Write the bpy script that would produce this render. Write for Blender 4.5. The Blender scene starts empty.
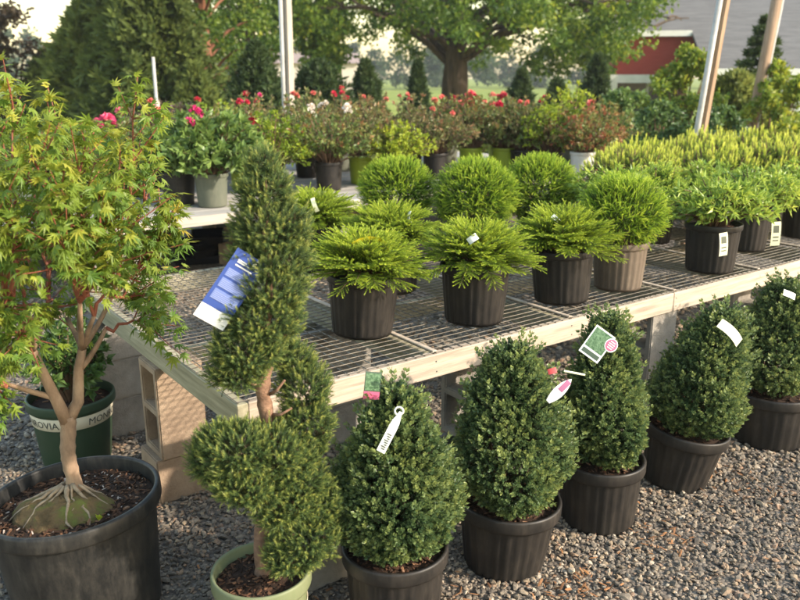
import bpy, math, random
import numpy as np
rng = np.random.default_rng(11); random.seed(5)
PI = math.pi
scn = bpy.context.scene
COL = scn.collection
# ------------------------------------------------------------------ camera constants / placement helpers
F = 798.0; TH = math.radians(15.9); CH = 1.75
def ray(px, py):
    u = (px-400)/F; v = (py-300)/F
    return u, math.cos(TH)-v*math.sin(TH), -(math.sin(TH)+v*math.cos(TH))
def at(px, py, Y):                       # point at distance Y (metres, world)
    x, y, w = ray(px, py); t = Y/y
    return np.array([x*t, Y, CH+w*t])
def atz(px, py, z):                      # point at height z
    x, y, w = ray(px, py); t = (z-CH)/w
    return np.array([x*t, y*t, z])
BA = math.radians(36.3)                  # bench direction
E1 = np.array([math.cos(BA), math.sin(BA)]); E2 = np.array([-math.sin(BA), math.cos(BA)])
BC = np.array([-0.534, 2.419])
def tb(a, b, z=0.0):
    p = BC+E1*a+E2*b
    return (p[0], p[1], z)
# ------------------------------------------------------------------ mesh builder
class MB:
    def __init__(s):
        s.V=[]; s.L=[]; s.N=[]; s.T=[]; s.M=[]; s.n=0
    def add(s, v, faces, tone=.5, mat=0):
        v=np.asarray(v,float).reshape(-1,3)
        for f in faces:
            s.L.append(np.asarray(f,np.int64)+s.n); s.N.append(len(f))
            s.T.append(tone); s.M.append(mat)
        s.V.append(v); s.n+=len(v)
    def inst(s, tpl, R, P, scale=1.0, tone=.5, mat=0):
        V,Fc,tt=tpl
        n=len(P); k=len(V); m=len(Fc); w=Fc.shape[1]
        sc=np.broadcast_to(np.asarray(scale,float),(n,))
        tn=np.broadcast_to(np.asarray(tone,float),(n,))
        W=np.einsum('nij,kj->nki',R,V)*sc[:,None,None]+np.asarray(P)[:,None,:]
        idx=(Fc[None]+(np.arange(n)*k)[:,None,None]+s.n)
        s.V.append(W.reshape(-1,3)); s.n+=n*k
        s.L.append(idx.reshape(-1)); s.N.append(np.full(n*m,w))
        s.T.append((tn[:,None]+tt[None]).reshape(-1)); s.M.append(np.full(n*m,mat))
    def build(s, name, mats, parent=None, smooth=False, label=None, kind=None):
        me=bpy.data.meshes.new(name)
        V=np.concatenate(s.V) if s.V else np.zeros((0,3))
        L=np.concatenate([np.atleast_1d(a) for a in s.L]); N=np.concatenate([np.atleast_1d(a) for a in s.N])
        T=np.concatenate([np.atleast_1d(a) for a in s.T]); M=np.concatenate([np.atleast_1d(a) for a in s.M])
        me.vertices.add(len(V)); me.vertices.foreach_set('co',V.astype(np.float32).ravel())
        me.loops.add(len(L)); me.loops.foreach_set('vertex_index',L.astype(np.int32))
        me.polygons.add(len(N))
        st=np.concatenate([[0],np.cumsum(N)[:-1]]).astype(np.int32)
        me.polygons.foreach_set('loop_start',st)
        me.polygons.foreach_set('material_index',M.astype(np.int32))
        me.polygons.foreach_set('use_smooth',np.full(len(N),smooth))
        me.update(calc_edges=True); me.validate()
        a=me.attributes.new('tone','FLOAT','FACE')
        if len(me.polygons)==len(T): a.data.foreach_set('value',np.clip(T,0,1).astype(np.float32))
        for m in (mats if isinstance(mats,(list,tuple)) else [mats]): me.materials.append(m)
        o=bpy.data.objects.new(name,me); COL.objects.link(o)
        if parent is not None: o.parent=parent
        if label: o['label']=label
        if kind: o['kind']=kind
        return o
def tag(o,label,cat,group=None,kind=None):
    o['label']=label; o['category']=cat
    if group: o['group']=group
    if kind: o['kind']=kind
    return o
def thing(name,label,cat,loc=(0,0,0),rotz=0,group=None):
    o=bpy.data.objects.new(name,None); COL.objects.link(o)
    o.location=loc; o.rotation_euler=(0,0,rotz); o.empty_display_size=.1
    return tag(o,label,cat,group)
def copy_tree(o,parent=None):
    c=o.copy(); COL.objects.link(c)
    if parent is not None: c.parent=parent
    for ch in o.children: copy_tree(ch,c)
    return c
def dup(o,loc,rotz,scale,label,group=None):
    c=copy_tree(o); c.location=loc; c.rotation_euler=(0,0,rotz)
    c.scale=(scale,)*3 if np.isscalar(scale) else scale
    c['label']=label
    if group: c['group']=group
    return c
# ------------------------------------------------------------------ maths
def unit(v): return v/np.maximum(np.linalg.norm(v,axis=-1,keepdims=True),1e-9)
def frames(d,roll=None):
    d=unit(np.asarray(d,float).reshape(-1,3)); n=len(d)
    up=np.where(np.abs(d[:,2:3])<.95,np.array([[0,0,1.]]),np.array([[1.,0,0]]))
    x=unit(np.cross(up,d)); y=np.cross(d,x)
    if roll is None: roll=rng.uniform(0,2*PI,n)
    roll=np.broadcast_to(roll,(n,))
    c,s_=np.cos(roll)[:,None],np.sin(roll)[:,None]
    X=c*x+s_*y; Y=-s_*x+c*y
    return np.stack([X,Y,d],axis=2)
def rdir(n):
    return unit(rng.normal(size=(n,3)))
def join_tpl(parts):
    Vs=[];Fs=[];Ts=[];n=0
    for V,Fc,t in parts:
        Vs.append(V);Fs.append(Fc+n);Ts.append(t);n+=len(V)
    return np.concatenate(Vs),np.concatenate(Fs),np.concatenate(Ts)
def xf(tpl,R,P,s=1.0,dt=0.0):
    V,Fc,t=tpl
    return (V*s)@np.asarray(R).T+np.asarray(P),Fc,t+dt
# ------------------------------------------------------------------ leaf templates (axis +Z)
def leaf(L,W,fold=.15,curl=.12,wide=.45):
    V=np.array([[0,0,0],[W/2,fold*W,wide*L],[0,0,wide*L],[-W/2,fold*W,wide*L],[0,-curl*L,L]])
    return V,np.array([[0,1,2],[0,2,3],[2,1,4],[3,2,4]]),np.zeros(4)
def needle(L,W):
    return np.array([[-W/2,0,0],[W/2,0,0],[0,0,L]]),np.array([[0,1,2]]),np.zeros(1)
def palmate(L):
    ang=[-118,-72,-34,0,34,72,118]; ln=[.38,.72,.94,1.05,.94,.72,.38]
    V=[[0,0,0]];tips=[]
    Vc=[[0,0,.18*L]]
    pts=[]
    for i,(a,l) in enumerate(zip(ang,ln)):
        a=math.radians(a); pts.append((l*L*math.sin(a),.18*L+l*L*math.cos(a)))
        if i<6:
            b=math.radians((ang[i]+ang[i+1])/2); pts.append((.36*L*math.sin(b),.18*L+.36*L*math.cos(b)))
    V=[[0,0,0],[0,0,.18*L]]
    for x,z in pts:
        r=math.hypot(x,z); V.append([x,-.35*r*r/L,z])
    Fc=[[1,i+2,i+3] for i in range(len(pts)-1)]
    Fc+=[[0,2,1],[0,1,len(V)-1]]
    return np.array(V),np.array(Fc),np.zeros(len(Fc))
def rotx(a): c,s=math.cos(a),math.sin(a); return np.array([[1,0,0],[0,c,-s],[0,s,c]])
def rotz(a): c,s=math.cos(a),math.sin(a); return np.array([[c,-s,0],[s,c,0],[0,0,1]])
def stemtpl(L,r):
    V=np.array([[r,0,0],[-r/2,.87*r,0],[-r/2,-.87*r,0],[0,0,L]])
    return V,np.array([[0,1,3],[1,2,3],[2,0,3]]),np.full(3,-.5)
def sprig_pairs(L,n,lf,ang,tip=.3,grow=.0,opp=True,dt=.25):
    P=[stemtpl(L*.95,.0012)]
    for i in range(n):
        t=(i+.7)/n
        for k in ((0,1) if opp else (0,)):
            az=(i*PI/2+k*PI) if opp else i*2.4
            az+=random.uniform(-.3,.3)
            a=ang*(1-.45*t)+random.uniform(-.15,.15)
            P.append(xf(lf,rotz(az)@rotx(-a),[0,0,L*t],(1-.3*t*grow)*random.uniform(.85,1.1),dt*(t-.6)))
    P.append(xf(lf,rotx(-.15),[0,0,L*.95],.8,dt*.6))
    return join_tpl(P)
def sprig_needles(L,n,nl,nw,ang,dt=.3,tipup=True,r=.0012):
    P=[stemtpl(L,r)]
    for i in range(n):
        t=(i+.5)/n; az=i*2.399+random.uniform(-.2,.2)
        a=ang*(1-.5*t)+random.uniform(-.1,.1)
        P.append(xf(needle(nl,nw),rotz(az)@rotx(-a)@rotz(random.uniform(-.8,.8)),[0,0,L*t],random.uniform(.8,1.1),dt*(t-.55)))
    return join_tpl(P)
# ------------------------------------------------------------------ solid helpers
def box(mb,x0,x1,y0,y1,z0,z1,mat=0,tone=.5,bev=0.0,R=None,P=None):
    b=bev
    if b<=0:
        v=np.array([[x,y,z] for z in (z0,z1) for y in (y0,y1) for x in (x0,x1)],float)
        f=[(0,2,3,1),(4,5,7,6),(0,1,5,4),(2,6,7,3),(0,4,6,2),(1,3,7,5)]
    else:
        v=[];f=[]
        xs=(x0,x1);ys=(y0,y1);zs=(z0,z1)
        idx={}
        for i in (0,1):
            for j in (0,1):
                for k in (0,1):
                    sx,sy,sz=(1-2*i),(1-2*j),(1-2*k)
                    c=[xs[i],ys[j],zs[k]]
                    for ax in range(3):
                        p=[c[0]+sx*b,c[1]+sy*b,c[2]+sz*b]; p[ax]=c[ax]
                        idx[(i,j,k,ax)]=len(v); v.append(p)
        def q(*a): f.append(tuple(idx[t] for t in a))
        for k in (0,1): q((0,0,k,2),(1,0,k,2),(1,1,k,2),(0,1,k,2))
        for j in (0,1): q((0,j,0,1),(1,j,0,1),(1,j,1,1),(0,j,1,1))
        for i in (0,1): q((i,0,0,0),(i,1,0,0),(i,1,1,0),(i,0,1,0))
        for i in (0,1):
            for j in (0,1): q((i,j,0,0),(i,j,1,0),(i,j,1,1),(i,j,0,1))
            for k in (0,1): q((i,0,k,0),(i,1,k,0),(i,1,k,2),(i,0,k,2))
        for j in (0,1):
            for k in (0,1): q((0,j,k,1),(1,j,k,1),(1,j,k,2),(0,j,k,2))
        for i in (0,1):
            for j in (0,1):
                for k in (0,1): q((i,j,k,0),(i,j,k,1),(i,j,k,2))
        v=np.array(v,float)
    if R is not None: v=v@np.asarray(R).T
    if P is not None: v=v+np.asarray(P)
    mb.add(v,f,tone,mat)
def tube(mb,pts,rad,seg=6,mat=0,tone=.5,cap=True):
    pts=np.asarray(pts,float); n=len(pts)
    rad=np.broadcast_to(np.asarray(rad,float),(n,))
    d=np.gradient(pts,axis=0); d=unit(d)
    ref=np.array([0,0,1.]) if abs(d[0][2])<.9 else np.array([1.,0,0])
    x=unit(np.cross(ref,d[0])); v=[]
    for i in range(n):
        x=x-d[i]*np.dot(x,d[i]); x=x/max(np.linalg.norm(x),1e-9); y=np.cross(d[i],x)
        a=np.arange(seg)*2*PI/seg
        v.append(pts[i]+rad[i]*(np.cos(a)[:,None]*x+np.sin(a)[:,None]*y))
    v=np.concatenate(v); f=[]
    for i in range(n-1):
        for j in range(seg):
            k=(j+1)%seg; f.append((i*seg+j,i*seg+k,(i+1)*seg+k,(i+1)*seg+j))
    if cap: f.append(tuple(range(seg))[::-1]); f.append(tuple((n-1)*seg+j for j in range(seg)))
    mb.add(v,f,tone,mat)
def lathe(mb,prof,seg=48,mat=0,tone=.5,ribs=0,depth=0.0,wob=0.0):
    a=np.arange(seg)*2*PI/seg; V=[]
    for r,z in prof:
        rr=np.full(seg,r)
        if ribs: rr=rr-depth*np.clip(np.cos(a*ribs)*1.6-.6,0,1)
        if wob: rr=rr*(1+wob*np.sin(2*a+.7))
        V.append(np.stack([rr*np.cos(a),rr*np.sin(a),np.full(seg,z)],1))
    f=[]
    for i in range(len(prof)-1):
        for j in range(seg):
            k=(j+1)%seg; f.append((i*seg+j,i*seg+k,(i+1)*seg+k,(i+1)*seg+j))
    mb.add(np.concatenate(V),f,tone,mat)
def curve(p0,p1,p2,n=8):
    t=np.linspace(0,1,n)[:,None]; p0,p1,p2=map(np.asarray,(p0,p1,p2))
    return (1-t)**2*p0+2*t*(1-t)*p1+t*t*p2
# ------------------------------------------------------------------ materials
def newmat(name):
    m=bpy.data.materials.new(name); m.use_nodes=True; nt=m.node_tree; nt.nodes.clear()
    out=nt.nodes.new('ShaderNodeOutputMaterial'); b=nt.nodes.new('ShaderNodeBsdfPrincipled')
    nt.links.new(b.outputs[0],out.inputs[0]); return m,nt,b,out
def ramp(nt,stops,src,interp='LINEAR'):
    r=nt.nodes.new('ShaderNodeValToRGB'); e=r.color_ramp.elements
    r.color_ramp.interpolation=interp
    while len(e)<len(stops): e.new(.5)
    for x,(p,c) in zip(e,stops): x.position=p; x.color=(*c,1)
    nt.links.new(src,r.inputs[0]); return r.outputs[0]
def noise(nt,scale,detail=4,rough=.6,vec=None,stretch=None,coord='Object'):
    n=nt.nodes.new('ShaderNodeTexNoise'); n.inputs['Scale'].default_value=scale
    n.inputs['Detail'].default_value=detail; n.inputs['Roughness'].default_value=rough
    tc=nt.nodes.new('ShaderNodeTexCoord'); v=tc.outputs[coord]
    if stretch:
        mp=nt.nodes.new('ShaderNodeMapping'); mp.inputs['Scale'].default_value=stretch
        nt.links.new(v,mp.inputs[0]); v=mp.outputs[0]
    nt.links.new(v,n.inputs['Vector']); return n
def bump(nt,b,h,strength=.4,dist=.005):
    bp=nt.nodes.new('ShaderNodeBump'); bp.inputs['Strength'].default_value=strength
    bp.inputs['Distance'].default_value=dist; nt.links.new(h,bp.inputs['Height'])
    nt.links.new(bp.outputs[0],b.inputs['Normal'])
def leafmat(name,stops,trans=.3,rough=.42,spec=.35,tcol=1.5):
    m,nt,b,out=newmat(name)
    a=nt.nodes.new('ShaderNodeAttribute'); a.attribute_name='tone'
    c=ramp(nt,stops,a.outputs['Fac'])
    nt.links.new(c,b.inputs['Base Color']); b.inputs['Roughness'].default_value=rough
    b.inputs['Specular IOR Level'].default_value=spec
    if trans>0:
        t=nt.nodes.new('ShaderNodeBsdfTranslucent')
        hs=nt.nodes.new('ShaderNodeHueSaturation'); hs.inputs['Value'].default_value=tcol; hs.inputs['Hue'].default_value=.485
        nt.links.new(c,hs.inputs['Color']); nt.links.new(hs.outputs[0],t.inputs[0])
        mx=nt.nodes.new('ShaderNodeMixShader'); mx.inputs[0].default_value=trans
        nt.links.new(b.outputs[0],mx.inputs[1]); nt.links.new(t.outputs[0],mx.inputs[2])
        nt.links.new(mx.outputs[0],out.inputs[0])
    return m
def noisemat(name,stops,scale=8,detail=6,rough=.8,bs=.4,bd=.005,stretch=None,bscale=None,spec=.3,coord='Object'):
    m,nt,b,out=newmat(name)
    n=noise(nt,scale,detail,.65,stretch=stretch,coord=coord)
    nt.links.new(ramp(nt,stops,n.outputs['Fac']),b.inputs['Base Color'])
    b.inputs['Roughness'].default_value=rough; b.inputs['Specular IOR Level'].default_value=spec
    if bs:
        h=noise(nt,bscale or scale*4,6,.7,stretch=stretch,coord=coord); bump(nt,b,h.outputs['Fac'],bs,bd)
    return m
def tonemat(name,stops,rough=.85,bs=.3,bscale=150,bd=.003,spec=.25):
    m,nt,b,out=newmat(name)
    a=nt.nodes.new('ShaderNodeAttribute'); a.attribute_name='tone'
    c=ramp(nt,stops,a.outputs['Fac'])
    n=noise(nt,bscale*.6,5,.6)
    mx=nt.nodes.new('ShaderNodeMix'); mx.data_type='RGBA'; mx.blend_type='MULTIPLY'; mx.inputs[0].default_value=.7
    nt.links.new(c,mx.inputs[6]); nt.links.new(ramp(nt,[(.25,(.55,.55,.55)),(.7,(1.15,1.13,1.1))],n.outputs['Fac']),mx.inputs[7])
    nt.links.new(mx.outputs[2],b.inputs['Base Color'])
    b.inputs['Roughness'].default_value=rough; b.inputs['Specular IOR Level'].default_value=spec
    if bs: bump(nt,b,noise(nt,bscale,5,.7).outputs['Fac'],bs,bd)
    return m
def flat(name,c,rough=.5,spec=.4,trans=0):
    m,nt,b,out=newmat(name); b.inputs['Base Color'].default_value=(*c,1)
    b.inputs['Roughness'].default_value=rough; b.inputs['Specular IOR Level'].default_value=spec
    return m
G={}
G['box']=leafmat('boxwood_leaf',[(0,(.05,.03,.016)),(.22,(.028,.06,.022)),(.5,(.074,.126,.047)),(.75,(.138,.19,.064)),(1,(.25,.295,.09))],.25,.42,.42)
G['maple']=leafmat('maple_leaf',[(0,(.055,.12,.022)),(.35,(.10,.18,.026)),(.65,(.19,.25,.03)),(.9,(.34,.335,.045)),(1,(.46,.36,.06))],.36,.45,.3)
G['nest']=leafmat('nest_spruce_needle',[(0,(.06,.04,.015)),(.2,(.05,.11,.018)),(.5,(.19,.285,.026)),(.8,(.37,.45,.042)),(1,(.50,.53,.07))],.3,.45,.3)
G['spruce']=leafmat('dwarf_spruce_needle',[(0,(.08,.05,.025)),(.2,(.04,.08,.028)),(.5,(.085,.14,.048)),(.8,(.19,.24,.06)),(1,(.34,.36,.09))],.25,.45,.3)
G['globe']=leafmat('globe_conifer_needle',[(0,(.06,.06,.015)),(.2,(.035,.10,.014)),(.5,(.165,.285,.022)),(.8,(.34,.45,.038)),(1,(.48,.55,.07))],.3,.42,.35)
G['mugo']=leafmat('pine_needle',[(0,(.10,.07,.03)),(.25,(.08,.14,.035)),(.5,(.18,.26,.045)),(.75,(.42,.50,.07)),(1,(.64,.66,.13))],.3,.45,.3)
G['leafy']=leafmat('leafy_shrub_leaf',[(0,(.09,.06,.02)),(.3,(.09,.17,.03)),(.6,(.19,.29,.045)),(.85,(.32,.41,.06)),(1,(.44,.49,.09))],.35,.38,.4)
G['rose']=leafmat('rose_leaf',[(0,(.06,.11,.03)),(.4,(.11,.17,.04)),(.65,(.18,.21,.055)),(.85,(.24,.15,.05)),(1,(.30,.10,.05))],.3,.4,.35)
G['bronze']=leafmat('bronze_leaf',[(0,(.06,.10,.03)),(.5,(.13,.165,.045)),(.8,(.20,.165,.065)),(1,(.31,.16,.08))],.3,.4,.35)
G['green']=leafmat('green_shrub_leaf',[(0,(.04,.08,.022)),(.5,(.085,.15,.035)),(1,(.18,.26,.06))],.3,.4,.4)
G['yellow']=leafmat('yellow_green_leaf',[(0,(.08,.14,.02)),(.5,(.20,.28,.025)),(1,(.42,.45,.04))],.35,.4,.35)
G['darkrose']=leafmat('purple_shrub_leaf',[(0,(.04,.05,.03)),(.5,(.08,.07,.045)),(1,(.16,.10,.07))],.25,.45,.3)
G['oak']=leafmat('tree_leaf',[(0,(.035,.075,.014)),(.4,(.075,.135,.018)),(.75,(.16,.225,.025)),(1,(.29,.31,.035))],.45,.45,.3,1.7)
G['cedar']=leafmat('cedar_spray',[(0,(.05,.075,.02)),(.5,(.125,.165,.038)),(1,(.22,.245,.055))],.38,.55,.2)
G['copper']=leafmat('copper_leaf',[(0,(.03,.02,.015)),(.5,(.06,.045,.025)),(1,(.10,.07,.035))],.25,.5,.3)
G['darkcon']=leafmat('dark_conifer_needle',[(0,(.02,.038,.014)),(.5,(.045,.075,.022)),(1,(.10,.135,.04))],.25,.5,.25)
G['wood_far']=leafmat('far_tree_leaf',[(0,(.03,.05,.02)),(.5,(.05,.085,.03)),(1,(.08,.12,.04))],.25,.6,.2)
def plastic(name,c,dust,rough=.45,amt=.62):
    m,nt,b,out=newmat(name)
    n=noise(nt,12,9,.78,stretch=(1,1,.5)); n2=noise(nt,60,5,.7,stretch=(1,1,.12))
    mx=nt.nodes.new('ShaderNodeMath'); mx.operation='MULTIPLY_ADD'; mx.inputs[1].default_value=.35; 
    nt.links.new(n2.outputs['Fac'],mx.inputs[0]); nt.links.new(n.outputs['Fac'],mx.inputs[2])
    col=ramp(nt,[(.58,c),(.74,tuple(a*.8+d*.2 for a,d in zip(c,dust))),(.86,tuple(a*.55+d*.45 for a,d in zip(c,dust))),(1.0,dust)],mx.outputs[0])
    nt.links.new(col,b.inputs['Base Color']); b.inputs['Roughness'].default_value=rough+.06; b.inputs['Specular IOR Level'].default_value=.3
    bump(nt,b,mx.outputs[0],.15,.002); return m
G['black']=plastic('black_pot_plastic',(.012,.011,.0105),(.075,.062,.05),.42,.72)
G['bigblack']=plastic('big_pot_plastic',(.011,.0115,.0115),(.10,.09,.075),.4,.75)
G['brownpot']=plastic('dusty_pot_plastic',(.10,.075,.055),(.24,.19,.14),.6)
G['greenpot']=plastic('dark_green_pot_plastic',(.03,.055,.03),(.06,.075,.045),.4)
G['olivepot']=plastic('olive_green_pot_plastic',(.15,.175,.09),(.22,.22,.14),.45)
G['limepot']=plastic('lime_pot_plastic',(.26,.33,.02),(.3,.33,.08),.4)
G['greypot']=plastic('grey_pot_plastic',(.10,.11,.08),(.2,.19,.14),.55)
G['whitepot']=plastic('white_pot_plastic',(.62,.6,.55),(.35,.32,.28),.5,.8)
G['cream']=flat('cream_label_band',(.62,.55,.40),.5)
G['ink']=flat('dark_ink',(.05,.05,.045),.6)
G['concrete']=noisemat('concrete_block',[(.25,(.16,.145,.125)),(.5,(.27,.245,.21)),(.75,(.36,.33,.285))],7,8,.95,.8,.006,bscale=90,spec=.1)
G['concrete2']=noisemat('warm_concrete_block',[(.25,(.22,.155,.105)),(.5,(.33,.24,.165)),(.75,(.42,.32,.225))],8,8,.95,.8,.006,bscale=90,spec=.1)
G['wood']=noisemat('bench_timber',[(.25,(.22,.175,.13)),(.42,(.37,.30,.23)),(.55,(.48,.395,.305)),(.75,(.58,.49,.39))],6,9,.75,.35,.003,stretch=(.5,6,9),bscale=22,spec=.2)
G['woodside']=noisemat('weathered_timber',[(.3,(.22,.2,.13)),(.5,(.33,.30,.2)),(.7,(.45,.40,.28))],5,8,.85,.35,.003,stretch=(6,.5,9),bscale=22,spec=.2)
G['plank']=noisemat('plank_timber',[(.3,(.32,.28,.23)),(.5,(.43,.38,.315)),(.7,(.52,.465,.39))],4,8,.8,.3,.003,stretch=(.5,6,9),bscale=22,spec=.2)
G['greywood']=noisemat('grey_timber',[(.3,(.22,.21,.18)),(.5,(.33,.31,.28)),(.7,(.42,.40,.36))],4,8,.85,.3,.003,stretch=(.5,6,9),bscale=22,spec=.2)
G['wire']=noisemat('galvanised_wire',[(.35,(.10,.08,.058)),(.65,(.21,.18,.135))],20,4,.55,0,spec=.4)
G['soil']=tonemat('bark_mulch',[(0,(.015,.01,.007)),(.4,(.05,.028,.017)),(.75,(.14,.068,.036)),(.93,(.26,.14,.075)),(1,(.5,.45,.4))],.9,.4,120)
G['chip']=tonemat('spilled_bark_chip',[(0,(.06,.03,.015)),(.5,(.16,.08,.04)),(.8,(.30,.15,.07)),(1,(.42,.20,.08))],.9,.3,120)
G['stone']=tonemat('gravel_stone',[(0,(.095,.08,.066)),(.3,(.16,.135,.107)),(.55,(.23,.192,.148)),(.75,(.30,.232,.155)),(.9,(.27,.17,.112)),(1,(.44,.385,.30))],.85,.35,160)
G['gravel']=None
G['bark']=noisemat('maple_bark',[(.3,(.13,.085,.055)),(.5,(.27,.18,.115)),(.7,(.40,.285,.185))],14,6,.75,.35,.004,stretch=(1,1,.5))
G['coral']=noisemat('coral_twig_bark',[(.3,(.15,.045,.03)),(.7,(.29,.10,.055))],14,4,.6,.1,.002)
G['sprucebark']=noisemat('spruce_bark',[(.3,(.12,.07,.045)),(.55,(.24,.14,.09)),(.75,(.36,.23,.15))],26,6,.9,.8,.006,stretch=(1,1,1.6))
G['twig']=noisemat('brown_twig',[(.3,(.09,.055,.035)),(.7,(.2,.12,.07))],20,4,.8,.2,.002)
G['treebark']=noisemat('tree_bark',[(.3,(.035,.025,.018)),(.5,(.085,.06,.042)),(.7,(.15,.108,.075))],7,8,.95,1,.08,stretch=(1,1,.15),bscale=6)
G['redbark']=noisemat('red_bark',[(.3,(.13,.05,.03)),(.7,(.27,.12,.07))],5,6,.9,.6,.02,stretch=(1,1,.3))
G['moss']=noisemat('moss_mound',[(.3,(.07,.05,.025)),(.5,(.16,.11,.055)),(.6,(.13,.125,.04)),(.75,(.15,.2,.045))],16,9,.95,.9,.012,bscale=55,spec=.1)
G['root']=noisemat('pale_root',[(.3,(.20,.145,.09)),(.7,(.40,.31,.21))],40,5,.8,.3,.002)
G['red']=leafmat('red_petal',[(0,(.38,.015,.03)),(.5,(.52,.025,.05)),(1,(.62,.07,.10))],.25,.5,.3)
G['pink']=leafmat('pink_petal',[(0,(.6,.04,.14)),(1,(.8,.16,.26))],.25,.5,.3)
G['coralf']=leafmat('coral_petal',[(0,(.7,.12,.10)),(1,(.8,.28,.22))],.25,.5,.3)
G['whitef']=leafmat('white_petal',[(0,(.7,.6,.5)),(1,(.82,.75,.68))],.25,.5,.3)
G['magenta']=leafmat('magenta_petal',[(0,(.5,.02,.14)),(1,(.7,.06,.22))],.25,.5,.3)
G['tagwhite']=flat('white_tag_plastic',(.78,.78,.74),.35)
G['tagcream']=flat('pale_yellow_tag_plastic',(.72,.72,.5),.4)
G['tagblue']=flat('blue_tag_plastic',(.045,.085,.30),.35)
G['tagpale']=flat('pale_blue_print',(.36,.42,.66),.4)
G['tagblue2']=flat('light_blue_print',(.16,.22,.48),.4)
G['tagpink']=flat('pink_print',(.66,.12,.22),.4)
G['tagred']=flat('red_print',(.62,.08,.08),.4)
G['tagpurple']=flat('purple_print',(.36,.12,.22),.4)
G['taggreen']=noisemat('green_photo_print',[(.35,(.03,.08,.03)),(.65,(.16,.26,.14))],120,4,.4,0)
G['tagdark']=flat('dark_print',(.06,.09,.06),.4)
G['tagyellow']=flat('yellow_tag_plastic',(.75,.6,.03),.4)
G['post']=noisemat('grey_post_timber',[(.3,(.30,.26,.21)),(.7,(.48,.41,.34))],5,6,.85,.3,.004,stretch=(8,8,.6))
G['brownpost']=noisemat('brown_post_timber',[(.3,(.20,.13,.08)),(.7,(.36,.25,.165))],5,6,.85,.3,.004,stretch=(8,8,.6))
G['conduit']=noisemat('white_conduit',[(.3,(.30,.29,.27)),(.7,(.46,.45,.42))],9,6,.5,.1,.002)
G['redwall']=noisemat('red_barn_siding',[(.3,(.30,.045,.036)),(.7,(.40,.068,.052))],3,5,.8,.3,.01,stretch=(1,1,12),bscale=3)
G['whitepaint']=noisemat('white_painted_timber',[(.3,(.62,.62,.58)),(.7,(.78,.77,.73))],3,4,.7,.1,.004)
G['shingle']=noisemat('grey_shingle_roof',[(.3,(.09,.087,.083)),(.6,(.15,.145,.138)),(.8,(.20,.192,.183))],1.2,8,.9,.6,.02,stretch=(1,6,6),bscale=10)
G['glass']=flat('dark_window_glass',(.02,.03,.03),.08,.6)
G['beige']=noisemat('beige_siding',[(.3,(.46,.40,.34)),(.7,(.56,.49,.42))],1,4,.85,.1)
G['brownroof']=noisemat('brown_roof',[(.3,(.22,.17,.15)),(.7,(.32,.25,.22))],2,5,.9,.2)
G['timber_red']=noisemat('red_brown_timber',[(.3,(.16,.07,.045)),(.55,(.28,.13,.085)),(.75,(.38,.2,.14))],9,7,.9,.6,.01)
G['blackplastic']=flat('glossy_black_plastic',(.014,.015,.018),.25,.5)
def groundmat():
    m,nt,b,out=newmat('gravel_bed')
    tc=nt.nodes.new('ShaderNodeTexCoord')
    v=nt.nodes.new('ShaderNodeTexVoronoi'); v.inputs['Scale'].default_value=62
    nt.links.new(tc.outputs['Object'],v.inputs['Vector'])
    sep=nt.nodes.new('ShaderNodeSeparateColor'); nt.links.new(v.outputs['Color'],sep.inputs[0])
    c=ramp(nt,[(0,(.10,.082,.064)),(.4,(.17,.138,.105)),(.75,(.24,.195,.145)),(1,(.33,.28,.22))],sep.outputs[0])
    e=ramp(nt,[(0,(1,1,1)),(.45,(.8,.8,.8)),(.8,(.5,.5,.5))],v.outputs['Distance'])
    mx=nt.nodes.new('ShaderNodeMix'); mx.data_type='RGBA'; mx.blend_type='MULTIPLY'; mx.inputs[0].default_value=1
    nt.links.new(c,mx.inputs[6]); nt.links.new(e,mx.inputs[7])
    nt.links.new(mx.outputs[2],b.inputs['Base Color']); b.inputs['Roughness'].default_value=.9
    bump(nt,b,e,.9,.015); return m
G['gravel']=groundmat()
G['field']=noisemat('grass_field',[(.3,(.13,.17,.03)),(.5,(.20,.24,.045)),(.7,(.29,.30,.075))],.25,10,.95,.3,.05,bscale=6,spec=.1)
# ------------------------------------------------------------------ ground
def gz(y):
    t=min(max((y-14)/14,0),1); return -1.15*t*t*(3-2*t)
def sheet(name,ys,xs,mat):
    mb=MB(); V=[[x,y,gz(y)] for y in ys for x in xs]; nx=len(xs)
    f=[(i*nx+j,i*nx+j+1,(i+1)*nx+j+1,(i+1)*nx+j) for i in range(len(ys)-1) for j in range(nx-1)]
    mb.add(V,f); return mb.build(name,mat,kind='structure',smooth=True)
o=sheet('gravel_ground',[-8,0,8,14,16,18],[-60,-20,-6,0,6,20,60],G['gravel'])
tag(o,'grey tan gravel ground of the nursery yard','ground',kind='structure')
o=sheet('grass_field',[18,20,22,24,26,28,40,80,200,400],[-300,-100,-30,0,30,100,300],G['field'])
tag(o,'pale green grass field behind the nursery','grass field',kind='structure')
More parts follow.
